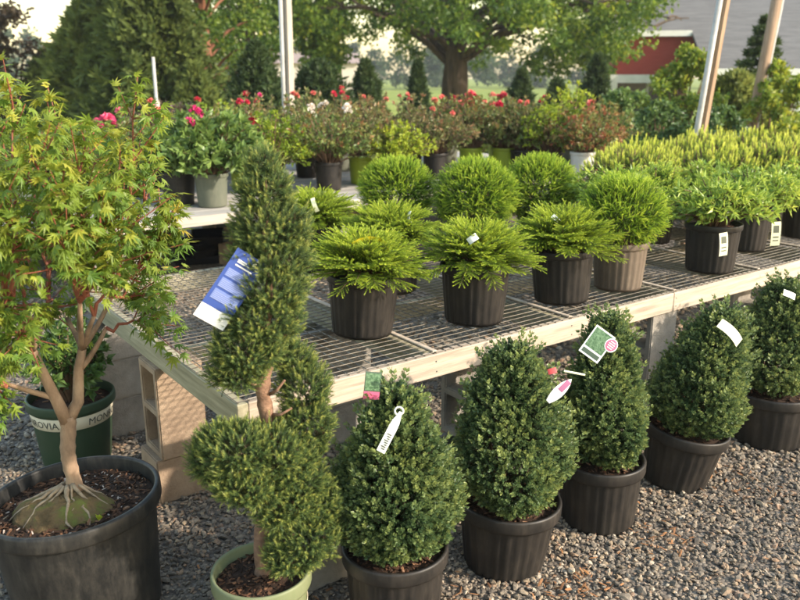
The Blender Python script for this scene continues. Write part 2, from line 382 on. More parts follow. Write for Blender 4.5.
# gravel stones
def stone_tpl(seed):
    r=np.random.default_rng(seed); p=(1+5**.5)/2
    v=np.array([[-1,p,0],[1,p,0],[-1,-p,0],[1,-p,0],[0,-1,p],[0,1,p],[0,-1,-p],[0,1,-p],[p,0,-1],[p,0,1],[-p,0,-1],[-p,0,1]])/1.9
    f=np.array([[0,11,5],[0,5,1],[0,1,7],[0,7,10],[0,10,11],[1,5,9],[5,11,4],[11,10,2],[10,7,6],[7,1,8],[3,9,4],[3,4,2],[3,2,6],[3,6,8],[3,8,9],[4,9,5],[2,4,11],[6,2,10],[8,6,7],[9,8,1]])
    v=v*r.uniform(.72,1.22,(12,1))+r.normal(0,.06,(12,3))
    v=v*np.array([1.2,.85,.55])
    return v,f,r.uniform(-.05,.05,20)
def gravel():
    mb=MB()
    spec=[(1.7,3.3,4100,.0078),(3.3,4.6,2100,.0100),(4.6,7.0,650,.015)]
    for y0,y1,dens,size in spec:
        hw0=.56*y1+.15
        n=int(dens*(y1-y0)*2*hw0)
        x=rng.uniform(-hw0,hw0,n); y=rng.uniform(y0,y1,n)
        k=np.abs(x)<.55*y+.2; x=x[k]; y=y[k]; n=len(x)
        s=size*np.exp(rng.normal(0,.32,n)); s=np.clip(s,.004,.026)
        # a few larger stones
        z=rng.uniform(0,.008,n)+s*.15
        up=unit(np.stack([rng.normal(0,.35,n),rng.normal(0,.35,n),np.ones(n)],1))
        R=frames(up); tn=np.clip(rng.normal(.5,.27,n),0,1)
        tn=np.where(rng.random(n)<.08,rng.uniform(.92,1,n),tn)
        tn=np.clip(tn+.10*np.sin(2.1*x+.7)*np.sin(2.6*y+1)+.05*np.sin(7*x)*np.sin(6*y+2),0,1)
        w=rng.integers(0,7,n)
        for q in range(7):
            i=w==q; mb.inst(stone_tpl(q),R[i],np.stack([x,y,z],1)[i],s[i],tn[i])
    o=mb.build('gravel_stones',G['stone'])
    tag(o,'loose angular grey and tan gravel stones covering the ground','gravel',kind='stuff')
gravel()
def litter():
    mb=MB(); V,Fc,tt=stone_tpl(3); tpl=(V*np.array([1.6,.6,.25]),Fc,tt); P=[];T=[]
    for cx,cy,n,sp in ((.62,2.42,70,.07),(.30,2.32,40,.09),(1.02,2.72,45,.07),(.1,1.98,30,.1),(1.5,3.1,40,.1),(-.75,2.0,40,.15),(.9,2.2,60,.6),(-.2,2.6,50,.4)):
        for k in range(n): P.append([cx+rng.normal(0,sp),cy+rng.normal(0,sp),rng.uniform(.012,.02)]); T.append(rng.uniform(.5,.95))
    P=np.array(P); n=len(P); mb.inst(tpl,frames(unit(np.stack([rng.normal(0,.3,n),rng.normal(0,.3,n),np.ones(n)],1))),P,rng.uniform(.004,.012,n),np.array(T))
    tag(mb.build('spilled_mulch',G['chip']),'rusty brown mulch chips spilled on the gravel around the pots','mulch',kind='stuff')
litter()
# ------------------------------------------------------------------ pots and soil
def add_pot(t,r,h,mat,rb=None,ribs=0,soil_z=None,rimh=.045,lip=.008,seg=64,chips=260,perl=0.0,parts=True,z0=0):
    rb=rb or r*.82; soil_z=soil_z or h-.035
    ra=lambda z: rb+(r-rb)*z/h
    mb=MB()
    if ribs:
        lathe(mb,[(.001,z0+.004),(rb*.93,z0+.002),(rb*.985,z0),(ra(.012),z0+.012)],seg)
        lathe(mb,[(ra(.012),z0+.012),(ra(.03),z0+.03),(ra(h*.45),z0+h*.45),(ra(h-rimh)-.002,z0+h-rimh-.004)],seg,ribs=ribs,depth=.0045)
    else:
        lathe(mb,[(.001,z0+.004),(rb*.93,z0+.002),(rb*.985,z0),(ra(.012),z0+.012),(ra(h*.5),z0+h*.5),(ra(h-rimh)-.002,z0+h-rimh-.004)],seg)
    p=mb.build('pot',mat,t,smooth=True)
    mb=MB(); rr=ra(h)
    lathe(mb,[(ra(h-rimh)-.004,z0+h-rimh-.006),(rr+lip*.7,z0+h-rimh),(rr+lip,z0+h-rimh*.85),(rr+lip,z0+h-.008),(rr+lip*.75,z0+h-.002),(rr+lip*.3,z0+h),(rr-.004,z0+h-.001),(rr-.007,z0+h-.008),(ra(soil_z)-.008,z0+soil_z-.02)],seg,wob=.008)
    mb.build('rim',mat,p,smooth=True)
    mb=MB(); n=14; rs=ra(soil_z)-.006
    V=[[0,0,z0+soil_z+.012]]
    rings=6
    for i in range(1,rings+1):
        for j in range(24):
            a=j*2*PI/24; q=rs*i/rings
            V.append([q*math.cos(a),q*math.sin(a),z0+soil_z+.012*(1-(i/rings)**2)+random.uniform(-.004,.004)])
    f=[(0,1+j,1+(j+1)%24) for j in range(24)]
    for i in range(rings-1):
        for j in range(24):
            k=(j+1)%24; b=1+i*24; f.append((b+j,b+24+j,b+24+k,b+k))
    mb.add(V,f,.25)
    if chips:
        a=rng.uniform(0,2*PI,chips); q=rs*.98*np.sqrt(rng.random(chips))
        P=np.stack([q*np.cos(a),q*np.sin(a),z0+soil_z+.012*(1-(q/rs)**2)+rng.uniform(-.002,.006,chips)],1)
        R=frames(unit(np.stack([rng.normal(0,.4,chips),rng.normal(0,.4,chips),np.ones(chips)],1)))
        tn=np.clip(rng.normal(.5,.22,chips),0,.9)
        if perl: tn=np.where(rng.random(chips)<perl,1.0,tn)
        sc=rng.uniform(.004,.011,chips)*(1 if not perl else 1)
        V,Fc,tt=stone_tpl(3); V=V*np.array([1.5,.7,.5])
        mb.inst((V,Fc,tt),R,P,np.where(tn>=1,.0055,sc),tn)
    mb.build('soil',G['soil'],t)
    return p
def band_text(t,p,r0,r1,h,z0,z1,body,size,ang0,n=1,step=0):
    """cream paper band printed with lettering wrapped round a pot; r0 bottom radius, r1 top radius"""
    ra=lambda z:r0+(r1-r0)*z/h
    mb=MB(); lathe(mb,[(ra(z0)+.0015,z0),(ra(z0)+.003,z0+.001),(ra(z1)+.003,z1-.001),(ra(z1)+.0015,z1)],64)
    b=mb.build('label_band',G['cream'],p,smooth=True,label='cream label band printed with dark capitals')
    V,Fs=text_mesh(body,size)
    zc=(z0+z1)/2-size*.35
    mb=MB()
    for q in range(n):
        W=[]
        for x,y in V:
            z=zc+y; R=ra(z)+.0045; a=ang0+q*step+x/R
            W.append([R*math.cos(a),R*math.sin(a),z])
        mb.add(W,Fs)
    mb.build('lettering',G['ink'],b)
def text_mesh(body,size):
    cu=bpy.data.curves.new('lettering','FONT'); cu.body=body; cu.size=size; cu.resolution_u=2
    ob=bpy.data.objects.new('lettering',cu); COL.objects.link(ob)
    dg=bpy.context.evaluated_depsgraph_get(); me=bpy.data.meshes.new_from_object(ob.evaluated_get(dg))
    V=[(v.co.x,v.co.y) for v in me.vertices]; Fs=[tuple(p.vertices) for p in me.polygons]
    bpy.data.objects.remove(ob); bpy.data.curves.remove(cu); bpy.data.meshes.remove(me)
    mx=(max(v[0] for v in V)+min(v[0] for v in V))/2
    return [(x-mx,y) for x,y in V],Fs
# ------------------------------------------------------------------ concrete blocks
def block_mesh(mb,L=.405,W=.2,H=.2,t=.033):
    """lying: L along x, W along y, cores along z"""
    xs=[-L/2,-L/2+t,-t/2,t/2,L/2-t,L/2]; ys=[-W/2,-W/2+t,W/2-t,W/2]
    hole=lambda i,j: j==1 and i in (1,3)
    def V(i,j,k): return (k*4+j)*6+i
    v=[[xs[i],ys[j],k*H] for k in (0,1) for j in range(4) for i in range(6)]
    f=[]
    for i in range(5):
        for j in range(3):
            if hole(i,j): continue
            f.append((V(i,j,1),V(i+1,j,1),V(i+1,j+1,1),V(i,j+1,1)))
            f.append((V(i,j,0),V(i,j+1,0),V(i+1,j+1,0),V(i+1,j,0)))
            for (di,dj,a,b) in ((-1,0,(i,j+1),(i,j)),(1,0,(i+1,j),(i+1,j+1)),(0,-1,(i,j),(i+1,j)),(0,1,(i+1,j+1),(i,j+1))):
                ii,jj=i+di,j+dj
                if ii<0 or jj<0 or ii>4 or jj>2 or hole(ii,jj):
                    f.append((V(*a,0),V(*b,0),V(*b,1),V(*a,1)))
    mb.add(v,f)
def block(label,loc,pose,rz,mat='concrete',group='concrete blocks holding up the benches',W=.2):
    mb=MB(); block_mesh(mb,W=W)
    v=np.concatenate(mb.V)
    if pose=='stand':      # length vertical, cores horizontal along local x
        v=np.stack([v[:,2]-.1,v[:,1],v[:,0]+.2025],1)
    elif pose=='side':     # lying with the cores horizontal along local y
        v=np.stack([v[:,0],v[:,2]-.1,v[:,1]+.1],1)
    mb.V=[v]
    o=mb.build('concrete_block',G[mat]); o.location=loc; o.rotation_euler=(0,0,rz)
    import bmesh
    bm=bmesh.new(); bm.from_mesh(o.data); bmesh.ops.recalc_face_normals(bm,faces=bm.faces)
    es=[e for e in bm.edges if len(e.link_faces)==2 and e.calc_face_angle(0)>.8]
    bmesh.ops.bevel(bm,geom=es,offset=.005,segments=2,affect='EDGES'); bm.to_mesh(o.data); bm.free()
    tag(o,label,'concrete block',group); return o
R0=BA
block('upright concrete block under the left corner of the front bench, its two holes facing left',tb(.08,.83,.2),'stand',R0,'concrete2')
block('concrete block lying on the gravel beneath the upright block at the bench corner',tb(.16,.84,0),'flat',R0,'concrete2')
for k,w in enumerate(('lowest of the plain stack under the far left end of the wire bench','middle of the plain stack under the far left end of the wire bench','topmost of the plain stack under the far left end of the wire bench')):
    block('concrete block, '+w,tb(-.03+.01*k,1.60,.2*k),'flat',R0+.01*k)
for k,w in enumerate(('bottom','middle','top')):
    block('shaded concrete block, %s of the stack in the gloom behind the spiral spruce'%w,tb(.86,.88,.2*k),'flat',R0)
block('concrete block lying low between the olive green pot and the first boxwood pot',tb(.30,-.045,0),'flat',R0)
for k,(a,q) in enumerate(((1.20,'behind the red tagged boxwood'),(2.32,'left of the leaning boxwood pot'),(3.42,'right of the rearmost boxwood'))):
    block('upright concrete block with open holes under the bench front, '+q,tb(a,.155,.2),'stand',R0,'concrete',W=.27)
    block('concrete block flat on the gravel as a footing, '+q,tb(a,.16,0),'flat',R0)
# ------------------------------------------------------------------ front bench
def bench(nm_,label,a0,b0,length,depth,z,mesh=True,fr=.095):
    t=thing(nm_,label,'bench',tb(a0,b0,0),BA)
    w=.04
    xs=[0.0,2.35,4.6,length] if mesh else [0,length*.5,length]
    for i in range(len(xs)-1):
        mb=MB(); box(mb,xs[i]+(w+.001 if i==0 else .0015),xs[i+1]-.0015,0,w,z-fr,z,bev=.003)
        mb.build('front_board',G['wood'] if mesh else G['plank'],t)
    mb=MB(); box(mb,0,w,0,depth,z-fr,z,bev=.003); mb.build('side_board',G['woodside'],t)
    mb=MB(); box(mb,w+.001,length,depth-w,depth,z-fr,z,bev=.003); mb.build('back_board',G['woodside'],t)
    return t
bz=.70
B1=bench('wire_mesh_bench','long low timber bench with wire mesh top holding the bird nest spruces',0,0,6.4,1.86,bz)
seams=[0.0,.84,1.61,2.37,3.13,3.89,4.65,5.41,6.38]
for i,x in enumerate(seams[1:-1]):
    mb=MB(); box(mb,x-.02,x+.02,.0415,1.818,bz-.10,bz-.012,bev=.003); mb.build('joist',G['woodside'],B1)
    mb=MB(); box(mb,x-.011,x+.011,.012,1.84,bz+.006,bz+.013,bev=.002); mb.build('lath',G['wood'],B1)
mb=MB(); box(mb,.0415,6.3,.93,.968,bz-.19,bz-.102,bev=.003); mb.build('joist',G['woodside'],B1)
for x in seams[1:-1]:
    for z in (-.028,-.07):
        mb=MB(); V=[[x+.006*math.sin(z*90),-.0015,bz+z]]+[[x+.006*math.sin(z*90)+.0035*math.cos(q),-.001,bz+z+.0035*math.sin(q)] for q in np.arange(8)*PI/4]
        mb.add(V,[(0,1+(k+1)%8,1+k) for k in range(8)]); mb.build('nail_head',G['ink'],B1)
for i in range(len(seams)-1):
    x0,x1=seams[i]+.006,seams[i+1]-.006
    mb=MB(); nx=int(round((x1-x0)/.044)); ny=42; r=.0019
    ph=random.uniform(0,6)
    def hz(x,y): return bz+.0022+.0025*math.sin(3.1*x+ph)*math.sin(y*5+ph)
    for k in range(nx+1):
        x=x0+(x1-x0)*k/nx+random.uniform(-.003,.003)
        ys=np.linspace(.008,1.85,16); tube(mb,[(x+random.uniform(-.0015,.0015),y,max(hz(x,y),bz+.0018 if y<.05 else 0)) for y in ys],r*1.25,4)
    for k in range(ny+1):
        y=.012+1.82*k/ny+random.uniform(-.003,.003)
        tube(mb,[(x,y,hz(x,y)+.0028) for x in np.linspace(x0,x1,9)],r,4)
    mb.build('wire_panel',G['wire'],B1)
# ------------------------------------------------------------------ tags (parts of the plants)
def tag_part(t,P,d,nrm,L,W,mat,name='plant_tag',label=None,bend=.1,shape='rect'):
    """thin curved plate: base P, length direction d, facing nrm"""
    d=unit(np.asarray(d,float)); nrm=np.asarray(nrm,float); nrm=unit(nrm-d*np.dot(nrm,d)); s=np.cross(d,nrm)
    n=8; V=[]
    for i in range(n+1):
        u=i/n
        w=W/2
        if shape=='leaf': w=W/2*(math.sin(PI*min(1,.08+u*.92)))**.7+.0006
        if shape=='taper': w=W/2*min(1,.35+u*2.2)
        c=np.asarray(P)+d*L*u+nrm*(-bend*L*4*(u-.5)**2)
        for k in (-1,1):
            for e in (.0004,-.0004): V.append(c+s*w*k+nrm*e)
    f=[]
    for i in range(n):
        a=i*4; b=a+4
        f+=[(a,a+2,b+2,b),(a+1,b+1,b+3,a+3),(a,b,b+1,a+1),(a+2,a+3,b+3,b+2)]
    f+=[(0,1,3,2),(n*4,n*4+2,n*4+3,n*4+1)]
    mb=MB(); mb.add(V,f); o=mb.build(name,mat,t,label=label)
    def pt(u,v,lift=.0012):
        return np.asarray(P)+d*L*u+s*W*v+nrm*(-bend*L*4*(u-.5)**2+lift)
    return o,pt
def prints(o,pt,rects,mat,name='print'):
    mb=MB()
    for (u0,u1,v0,v1) in rects:
        us=np.linspace(u0,u1,7)
        V=[];
        for u in us: V+= [pt(u,v0),pt(u,v1)]
        mb.add(V,[(2*i,2*i+1,2*i+3,2*i+2) for i in range(6)])
    return mb.build(name,mat,o)
# ------------------------------------------------------------------ boxwoods
boxlf=leaf(.0135,.0088,.12,.1,.5)
box_sprigs=[sprig_pairs(.042,5,boxlf,1.0,dt=.4) for _ in range(3)]
def boxwood_foliage(t,R,z0,z1,n,seed,lean=(0,0)):
    r=np.random.default_rng(seed); mb=MB()
    ph=r.uniform(0,6,6)
    def prof(u,a):
        s=np.clip(u,0,1)
        base=np.where(s<.25,.66+.34*np.sin(s/.25*PI/2),1-.76*(np.clip(s-.25,0,1)/.75)**1.15)
        base=np.where(s>.94,base*np.sqrt(np.clip((1.02-s)/.08,0,1)),base)
        return R*base*(1+.09*np.sin(2*a+ph[3]+3*s)+.07*np.sin(3*a+ph[0]+5*s)+.05*np.sin(5*a+ph[1]-9*s)+.05*np.sin(9*a+17*s+ph[2])*np.sin(4*a-13*s+ph[4]))
    m=n*3
    u=r.random(m); a=r.uniform(0,2*PI,m)
    keep=r.random(m)*R<prof(u,a)
    u,a=u[keep][:n],a[keep][:n]; n=len(u)
    q=np.where(r.random(n)<.72,r.uniform(.86,1.03,n),r.uniform(.45,.86,n))
    rad=prof(u,a)*q
    z=z0+(z1-z0)*u
    P=np.stack([rad*np.cos(a)+lean[0]*u,rad*np.sin(a)+lean[1]*u,z],1)
    D=unit(np.stack([np.cos(a),np.sin(a),.45+1.1*u**2],1)+r.normal(0,.33,(n,3)))
    P=P-D*.03
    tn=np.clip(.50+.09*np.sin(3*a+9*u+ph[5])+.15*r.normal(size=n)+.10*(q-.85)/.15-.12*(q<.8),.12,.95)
    w=r.integers(0,3,n); Rm=frames(D)
    sc=r.uniform(.8,1.2,n)
    for k in range(3):
        i=w==k; mb.inst(box_sprigs[k],Rm[i],P[i],sc[i],tn[i])
    # leaders poking out of the outline
    ml=150; u=r.random(ml)**.6; a=r.uniform(0,2*PI,ml); rad=prof(u,a)
    P=np.stack([rad*np.cos(a)+lean[0]*u,rad*np.sin(a)+lean[1]*u,z0+(z1-z0)*u],1)
    D=unit(np.stack([np.cos(a),np.sin(a),1.3+0*a],1)+r.normal(0,.2,(ml,3)))
    mb.inst(box_sprigs[0],frames(D),P-D*r.uniform(-.006,.02,(ml,1)),r.uniform(1,1.5,ml),np.clip(r.normal(.72,.08,ml),0,1))
    f=mb.build('foliage',G['box'],t)
    mb=MB()
    for k in range(6):
        aa=k*1.05; tube(mb,curve((.01*math.cos(aa),.01*math.sin(aa),z0-.06),(.05*math.cos(aa),.05*math.sin(aa),z0+.05),(R*.5*math.cos(aa),R*.5*math.sin(aa),z0+.3),6),np.linspace(.008,.003,6),5)
    mb.build('stem',G['twig'],t)
bw=[ # x,y, pot r, h, foliage R, top z, tilt(x,y), label
 ((-.016,2.27),.165,.285,.187,.865,(0,0),'clipped boxwood cone with the long white strip tag, in the nearest ribbed black pot'),
 ((.385,2.60),.183,.27,.207,.885,(.0,.045),'clipped boxwood cone carrying a small red tag and a pink leaf shaped tag'),
 ((.805,2.895),.165,.28,.168,.90,(0,.0),'clipped boxwood cone wearing a green picture tag with pink badge, in a ribbed black pot'),
 ((1.225,3.22),.175,.27,.198,.855,(.03,.13),'clipped boxwood in the tilting black pot with a pale yellow curved tag'),
 ((1.83,3.65),.205,.27,.20,.84,(0,0),'rearmost clipped boxwood cone in a wide black pot near the right edge'),
]
TG=[]
for i,((x,y),pr,ph,R,zt,tilt,lab) in enumerate(bw):
    t=thing('potted_boxwood',lab,'boxwood',(x,y,0),0,'boxwoods in black pots lined up along the bench')
    t.rotation_euler=(tilt[0],tilt[1],0)
    add_pot(t,pr,ph,G['black'],rb=pr*(.87,.80,.88,.78,.86)[i],ribs=28,soil_z=ph-.03,rimh=.05,chips=420,seg=112)
    boxwood_foliage(t,R*1.05,ph+.01,zt-.04,4700,40+i,lean=((0,0),(-.03,.01),(-.015,0),(.035,0),(.0,0))[i])
    TG.append(t)
def local(t,p):
    Rm=np.array(t.rotation_euler.to_matrix())
    return Rm.T@(np.asarray(p,float)-np.array(t.location))
toC=np.array([0,-.93,.36])     # roughly towards a person standing in front
# boxwood 1: white strip tag and picture tag
t=TG[0]
o,pt=tag_part(t,local(t,at(401,412,2.075)),at(380,453,2.03)-at(401,412,2.075),toC,.125,.025,G['tagwhite'],label='white plastic strip tag with grey print',bend=.04,shape='taper')
prints(o,pt,[(.55+.05*k,.58+.05*k,-.28,.28-.12*(k%3)) for k in range(8)],G['greypot'])
mb=MB(); a=np.linspace(0,2*PI,14); c=local(t,at(399,411,2.065)); tube(mb,[c+np.array([.012*math.cos(q),.0,.012*math.sin(q)]) for q in a],.0028,5); mb.build('tag_loop',G['tagwhite'],t)
o,pt=tag_part(t,local(t,at(371,400,2.22)),at(374,371,2.24)-at(371,400,2.22),(.2,-1,.3),.085,.05,G['tagdark'],label='picture tag with a dark green photo and pink foot',bend=.04)
prints(o,pt,[(.02,.3,-.48,.48)],G['tagpink']); prints(o,pt,[(.34,.95,-.44,.44)],G['taggreen'])
# boxwood 2
t=TG[1]
o,pt=tag_part(t,local(t,at(548,372,2.40)),at(555,370,2.40)-at(548,372,2.40),toC,.028,.018,G['tagred'],label='small red tag',bend=.1)
o,pt=tag_part(t,local(t,at(548,402,2.36)),at(573,376,2.38)-at(548,402,2.36),toC,.105,.034,G['tagwhite'],label='white leaf shaped tag with a pink centre',bend=.05,shape='leaf')
prints(o,pt,[(.5,.9,-.25,.25)],G['tagpurple'])
mb=MB(); tube(mb,[local(t,at(564,371,2.42)),local(t,at(585,375,2.42))],.0035,5); mb.build('tag_stem',G['tagcream'],t)
# boxwood 3: picture tag with pink badge
t=TG[2]
a0=at(588,357,2.70); a1=at(606,332,2.73)
o,pt=tag_part(t,local(t,a0),a1-a0,toC,.115,.082,G['tagwhite'],label='white edged picture tag with green photo',bend=.02)
prints(o,pt,[(.27,.95,-.44,.44)],G['taggreen']); prints(o,pt,[(.06,.2,-.42,.42)],G['tagdark'])
c=pt(.72,.52,.002); dd=unit(a1-a0)
mb=MB(); nn=unit(toC); sx=unit(np.cross(dd,nn)); V=[c]+[c+.026*(math.cos(q)*sx*.9+math.sin(q)*dd) for q in np.arange(20)*2*PI/20]
mb.add(V,[(0,1+i,1+(i+1)%20) for i in range(20)]); bd=mb.build('badge',G['tagwhite'],o)
mb=MB(); c2=c+nn*.001; V=[c2]+[c2+.022*(math.cos(q)*sx*.9+math.sin(q)*dd) for q in np.arange(20)*2*PI/20]
mb.add(V,[(0,1+i,1+(i+1)%20) for i in range(20)]); bp_=mb.build('print',G['tagpink'],bd)
mb=MB()
for k in range(4):
    c3=c2+nn*.001+dd*(.012-.008*k); w=.013-.002*abs(k-1.5)
    mb.add([c3-sx*w-dd*.0018,c3+sx*w-dd*.0018,c3+sx*w+dd*.0018,c3-sx*w+dd*.0018],[(0,1,2,3)])
mb.build('lettering',G['tagwhite'],bd)
# boxwood 4
t=TG[3]
o,pt=tag_part(t,local(t,at(722,322,3.02)),at(745,340,3.0)-at(722,322,3.02),(0,-.8,.6),.115,.045,G['tagcream'],label='pale yellow curved tag',bend=.14)
t=TG[4]
o,pt=tag_part(t,local(t,at(784,292,3.48)),at(798,298,3.48)-at(784,292,3.48),(0,-.8,.6),.06,.03,G['tagwhite'],label='small white tag',bend=.05)
# ------------------------------------------------------------------ bird nest spruces
nest_sp=[sprig_needles(.062,56,.0092,.0024,1.0,dt=.4) for _ in range(3)]
def nest_spruce(t,R,zb,seed,n=150):
    r=np.random.default_rng(seed); mb=MB(); sb=MB()
    P=[];D=[];T=[]
    for i in range(n):
        a=i*2.399+r.uniform(-.3,.3); u=(i+.5)/n           # u=0 lowest ring, 1 the centre
        el=math.radians(0+76*u**1.05+r.uniform(-10,10)); L=R*(1.03-.34*u)*r.uniform(.82,1.14)
        d0=np.array([math.cos(a),math.sin(a),0]); up=np.array([0,0,1.])
        p0=np.array([0,0,zb])+d0*R*.08
        p1=p0+(d0*math.cos(el+.35)+up*math.sin(el+.35))*L*.55
        p2=p0+(d0*math.cos(el)+up*math.sin(el))*L
        c=curve(p0,p1,p2,7); tube(sb,c,np.linspace(.003,.0012,7),4)
        for k in range(11):
            s=.26+.74*k/10; x=s*6; j=min(int(x),5); p=c[j]+(c[j+1]-c[j])*(x-j); dd=unit(c[min(j+1,6)]-c[j])
            side=np.cross(dd,up); side=unit(side)
            if k==10: P.append(p-dd*.035); D.append(dd); T.append(.62+.15*u)
            else:
                for sg in (-1,1):
                    ang=math.radians(48-18*s)+r.uniform(-.15,.15)
                    e=unit(dd*math.cos(ang)+side*sg*math.sin(ang)+up*r.uniform(-.12,.18))
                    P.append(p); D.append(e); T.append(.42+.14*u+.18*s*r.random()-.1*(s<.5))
    P=np.array(P);D=np.array(D);T=np.clip(np.array(T)+r.normal(0,.07,len(P)),.1,.95)
    w=r.integers(0,3,len(P)); Rm=frames(D); sc=r.uniform(.75,1.05,len(P))*R/.23
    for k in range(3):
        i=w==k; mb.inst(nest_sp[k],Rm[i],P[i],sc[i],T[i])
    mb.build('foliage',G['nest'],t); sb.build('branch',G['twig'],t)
ns=[((.75,.385),.148,.25,.235,'bird nest spruce with the yellow ribbon tag, nearest on the wire bench'),
    ((1.24,.24),.15,.25,.235,'bird nest spruce with a white tag in a black pot, second along the bench front'),
    ((1.79,.235),.15,.25,.24,'bird nest spruce in a black pot beside the round conifer in the dusty brown pot'),
    ((1.24,.86),.135,.25,.22,'bird nest spruce standing behind the two nearest ones, its black pot peeking between them'),
    ((1.16,1.47),.135,.25,.235,'bird nest spruce at the rear of the wire bench, half behind the spiral spruce top')]
NS=[]
for i,((a,b),pr,ph,R,lab) in enumerate(ns):
    t=thing('potted_nest_spruce',lab,'spruce',tb(a,b,bz+.012),0,'bird nest spruces on the wire bench')
    if i<3:
        add_pot(t,pr,ph,G['black'],rb=pr*.84,ribs=26,soil_z=ph-.03,rimh=.03,lip=.004,chips=120,seg=104)
        nest_spruce(t,R,ph-.012,70+i)
    t.rotation_euler=(.03*math.sin(i*3),.04*math.cos(i*5),0) if i<3 else (0,0,0)
    NS.append(t)
for i,src in ((3,0),(4,1)):
    for ch in NS[src].children: copy_tree(ch,NS[i])
    NS[i].rotation_euler=(0,0,2.1+i); 
def loop_tag(t,P,mat,nm_='plant_tag',label=None,L=.055,W=.02,d=(.3,0,1),n=(0,-1,.4)):
    return tag_part(t,P,d,n,L,W,mat,nm_,label,bend=.2)
loop_tag(NS[1],local(NS[1],at(468,242,3.2)),G['tagwhite'],L=.045,W=.028,d=(.8,0,.6),label='white tag on the foliage')
loop_tag(NS[2],local(NS[2],at(562,225,3.6)),G['tagwhite'],L=.06,W=.022,d=(-.7,0,.8))
loop_tag(NS[3],local(NS[3],at(409,224,3.75)),G['tagwhite'],L=.06,W=.026,d=(-.25,0,1),label='white looped tag standing up')
loop_tag(NS[4],local(NS[4],at(317,212,4.1)),G['tagcream'],L=.075,W=.022,d=(-.35,0,1))
c=[local(NS[0],at(x,y,3.12)) for x,y in ((352,244),(360,240),(370,238),(379,239),(386,244),(388,250))]
mb=MB()
for k in range(5):
    p,q=c[k],c[k+1]; h=np.array([0,-.004,.008]); mb.add([p-h,q-h,q+h,p+h],[(0,1,2,3)]); 
    mb.add([p-h+[0,.001,0],q-h+[0,.001,0],q+h+[0,.001,0],p+h+[0,.001,0]],[(3,2,1,0)])
mb.build('ribbon_tag',G['tagyellow'],NS[0],label='yellow ribbon tag looped over the foliage')
# ------------------------------------------------------------------ round globe conifers
def strand_tpl():
    P=[stemtpl(.075,.0012)]
    for i in range(34):
        t=(i+.5)/34; P.append(xf(needle(.0125,.0026),rotz(i*2.399)@rotx(-.62+.2*t),[0,-.012*t*t,.075*t],1,.5*(t-.6)))
    return join_tpl(P)
strands=[strand_tpl() for _ in range(2)]
def globe(t,R,zc,seed,n=1250,flat_=.85):
    r=np.random.default_rng(seed); mb=MB(); d=unit(r.normal(size=(n,3))); d[:,2]=np.where(d[:,2]<-.8,-d[:,2],d[:,2])
    q=np.where(r.random(n)<.75,r.uniform(.88,1.04,n),r.uniform(.5,.88,n))
    lump=1+.07*np.sin(5*d[:,0]+seed)*np.sin(6*d[:,1]+2)*np.sin(5*d[:,2]+1)
    P=d*np.array([1,1,flat_])*R*(q*lump)[:,None]+np.array([0,0,zc])
    D=unit(d+r.normal(0,.35,(n,3))+np.array([0,0,.25])); P=P-D*.06
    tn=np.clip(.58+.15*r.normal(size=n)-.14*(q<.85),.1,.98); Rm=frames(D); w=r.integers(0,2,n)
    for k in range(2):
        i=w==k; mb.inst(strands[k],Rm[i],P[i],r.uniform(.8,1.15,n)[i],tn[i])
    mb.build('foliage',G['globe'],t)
    sb=MB()
    for k in range(5): tube(sb,curve((0,0,zc-R*flat_-.02),(0,0,zc-R*.4),np.array([math.cos(k*1.3),math.sin(k*1.3),.3])*R*.6+[0,0,zc],6),np.linspace(.009,.003,6),5)
    sb.build('stem',G['twig'],t)
gl=[((2.19,.225),.135,.24,.215,'brownpot','round globe conifer in the dusty brown pot at the bench front'),
    ((1.86,1.66),.13,.2,.235,'black','round globe conifer at the rear of the bench, leftmost of the globes'),
    ((2.12,1.24),.13,.19,.25,'black','round globe conifer directly behind the second bird nest spruce'),
    ((2.66,1.24),.13,.18,.25,'black','smaller pale globe conifer half hidden behind the globe in the brown pot')]
gp=[]
for i,((a,b),pr,ph,R,pm,lab) in enumerate(gl):
    t=thing('potted_globe_conifer',lab,'conifer',tb(a,b,bz+.012),0,'round globe conifers on the wire bench')
    add_pot(t,pr,ph,G[pm],rb=pr*.86,ribs=24,soil_z=ph-.025,rimh=.03,lip=.004,chips=60,seg=96)
    globe(t,R,ph+R*.62,90+i,int(1900*(R/.2)**2)); gp.append(t)
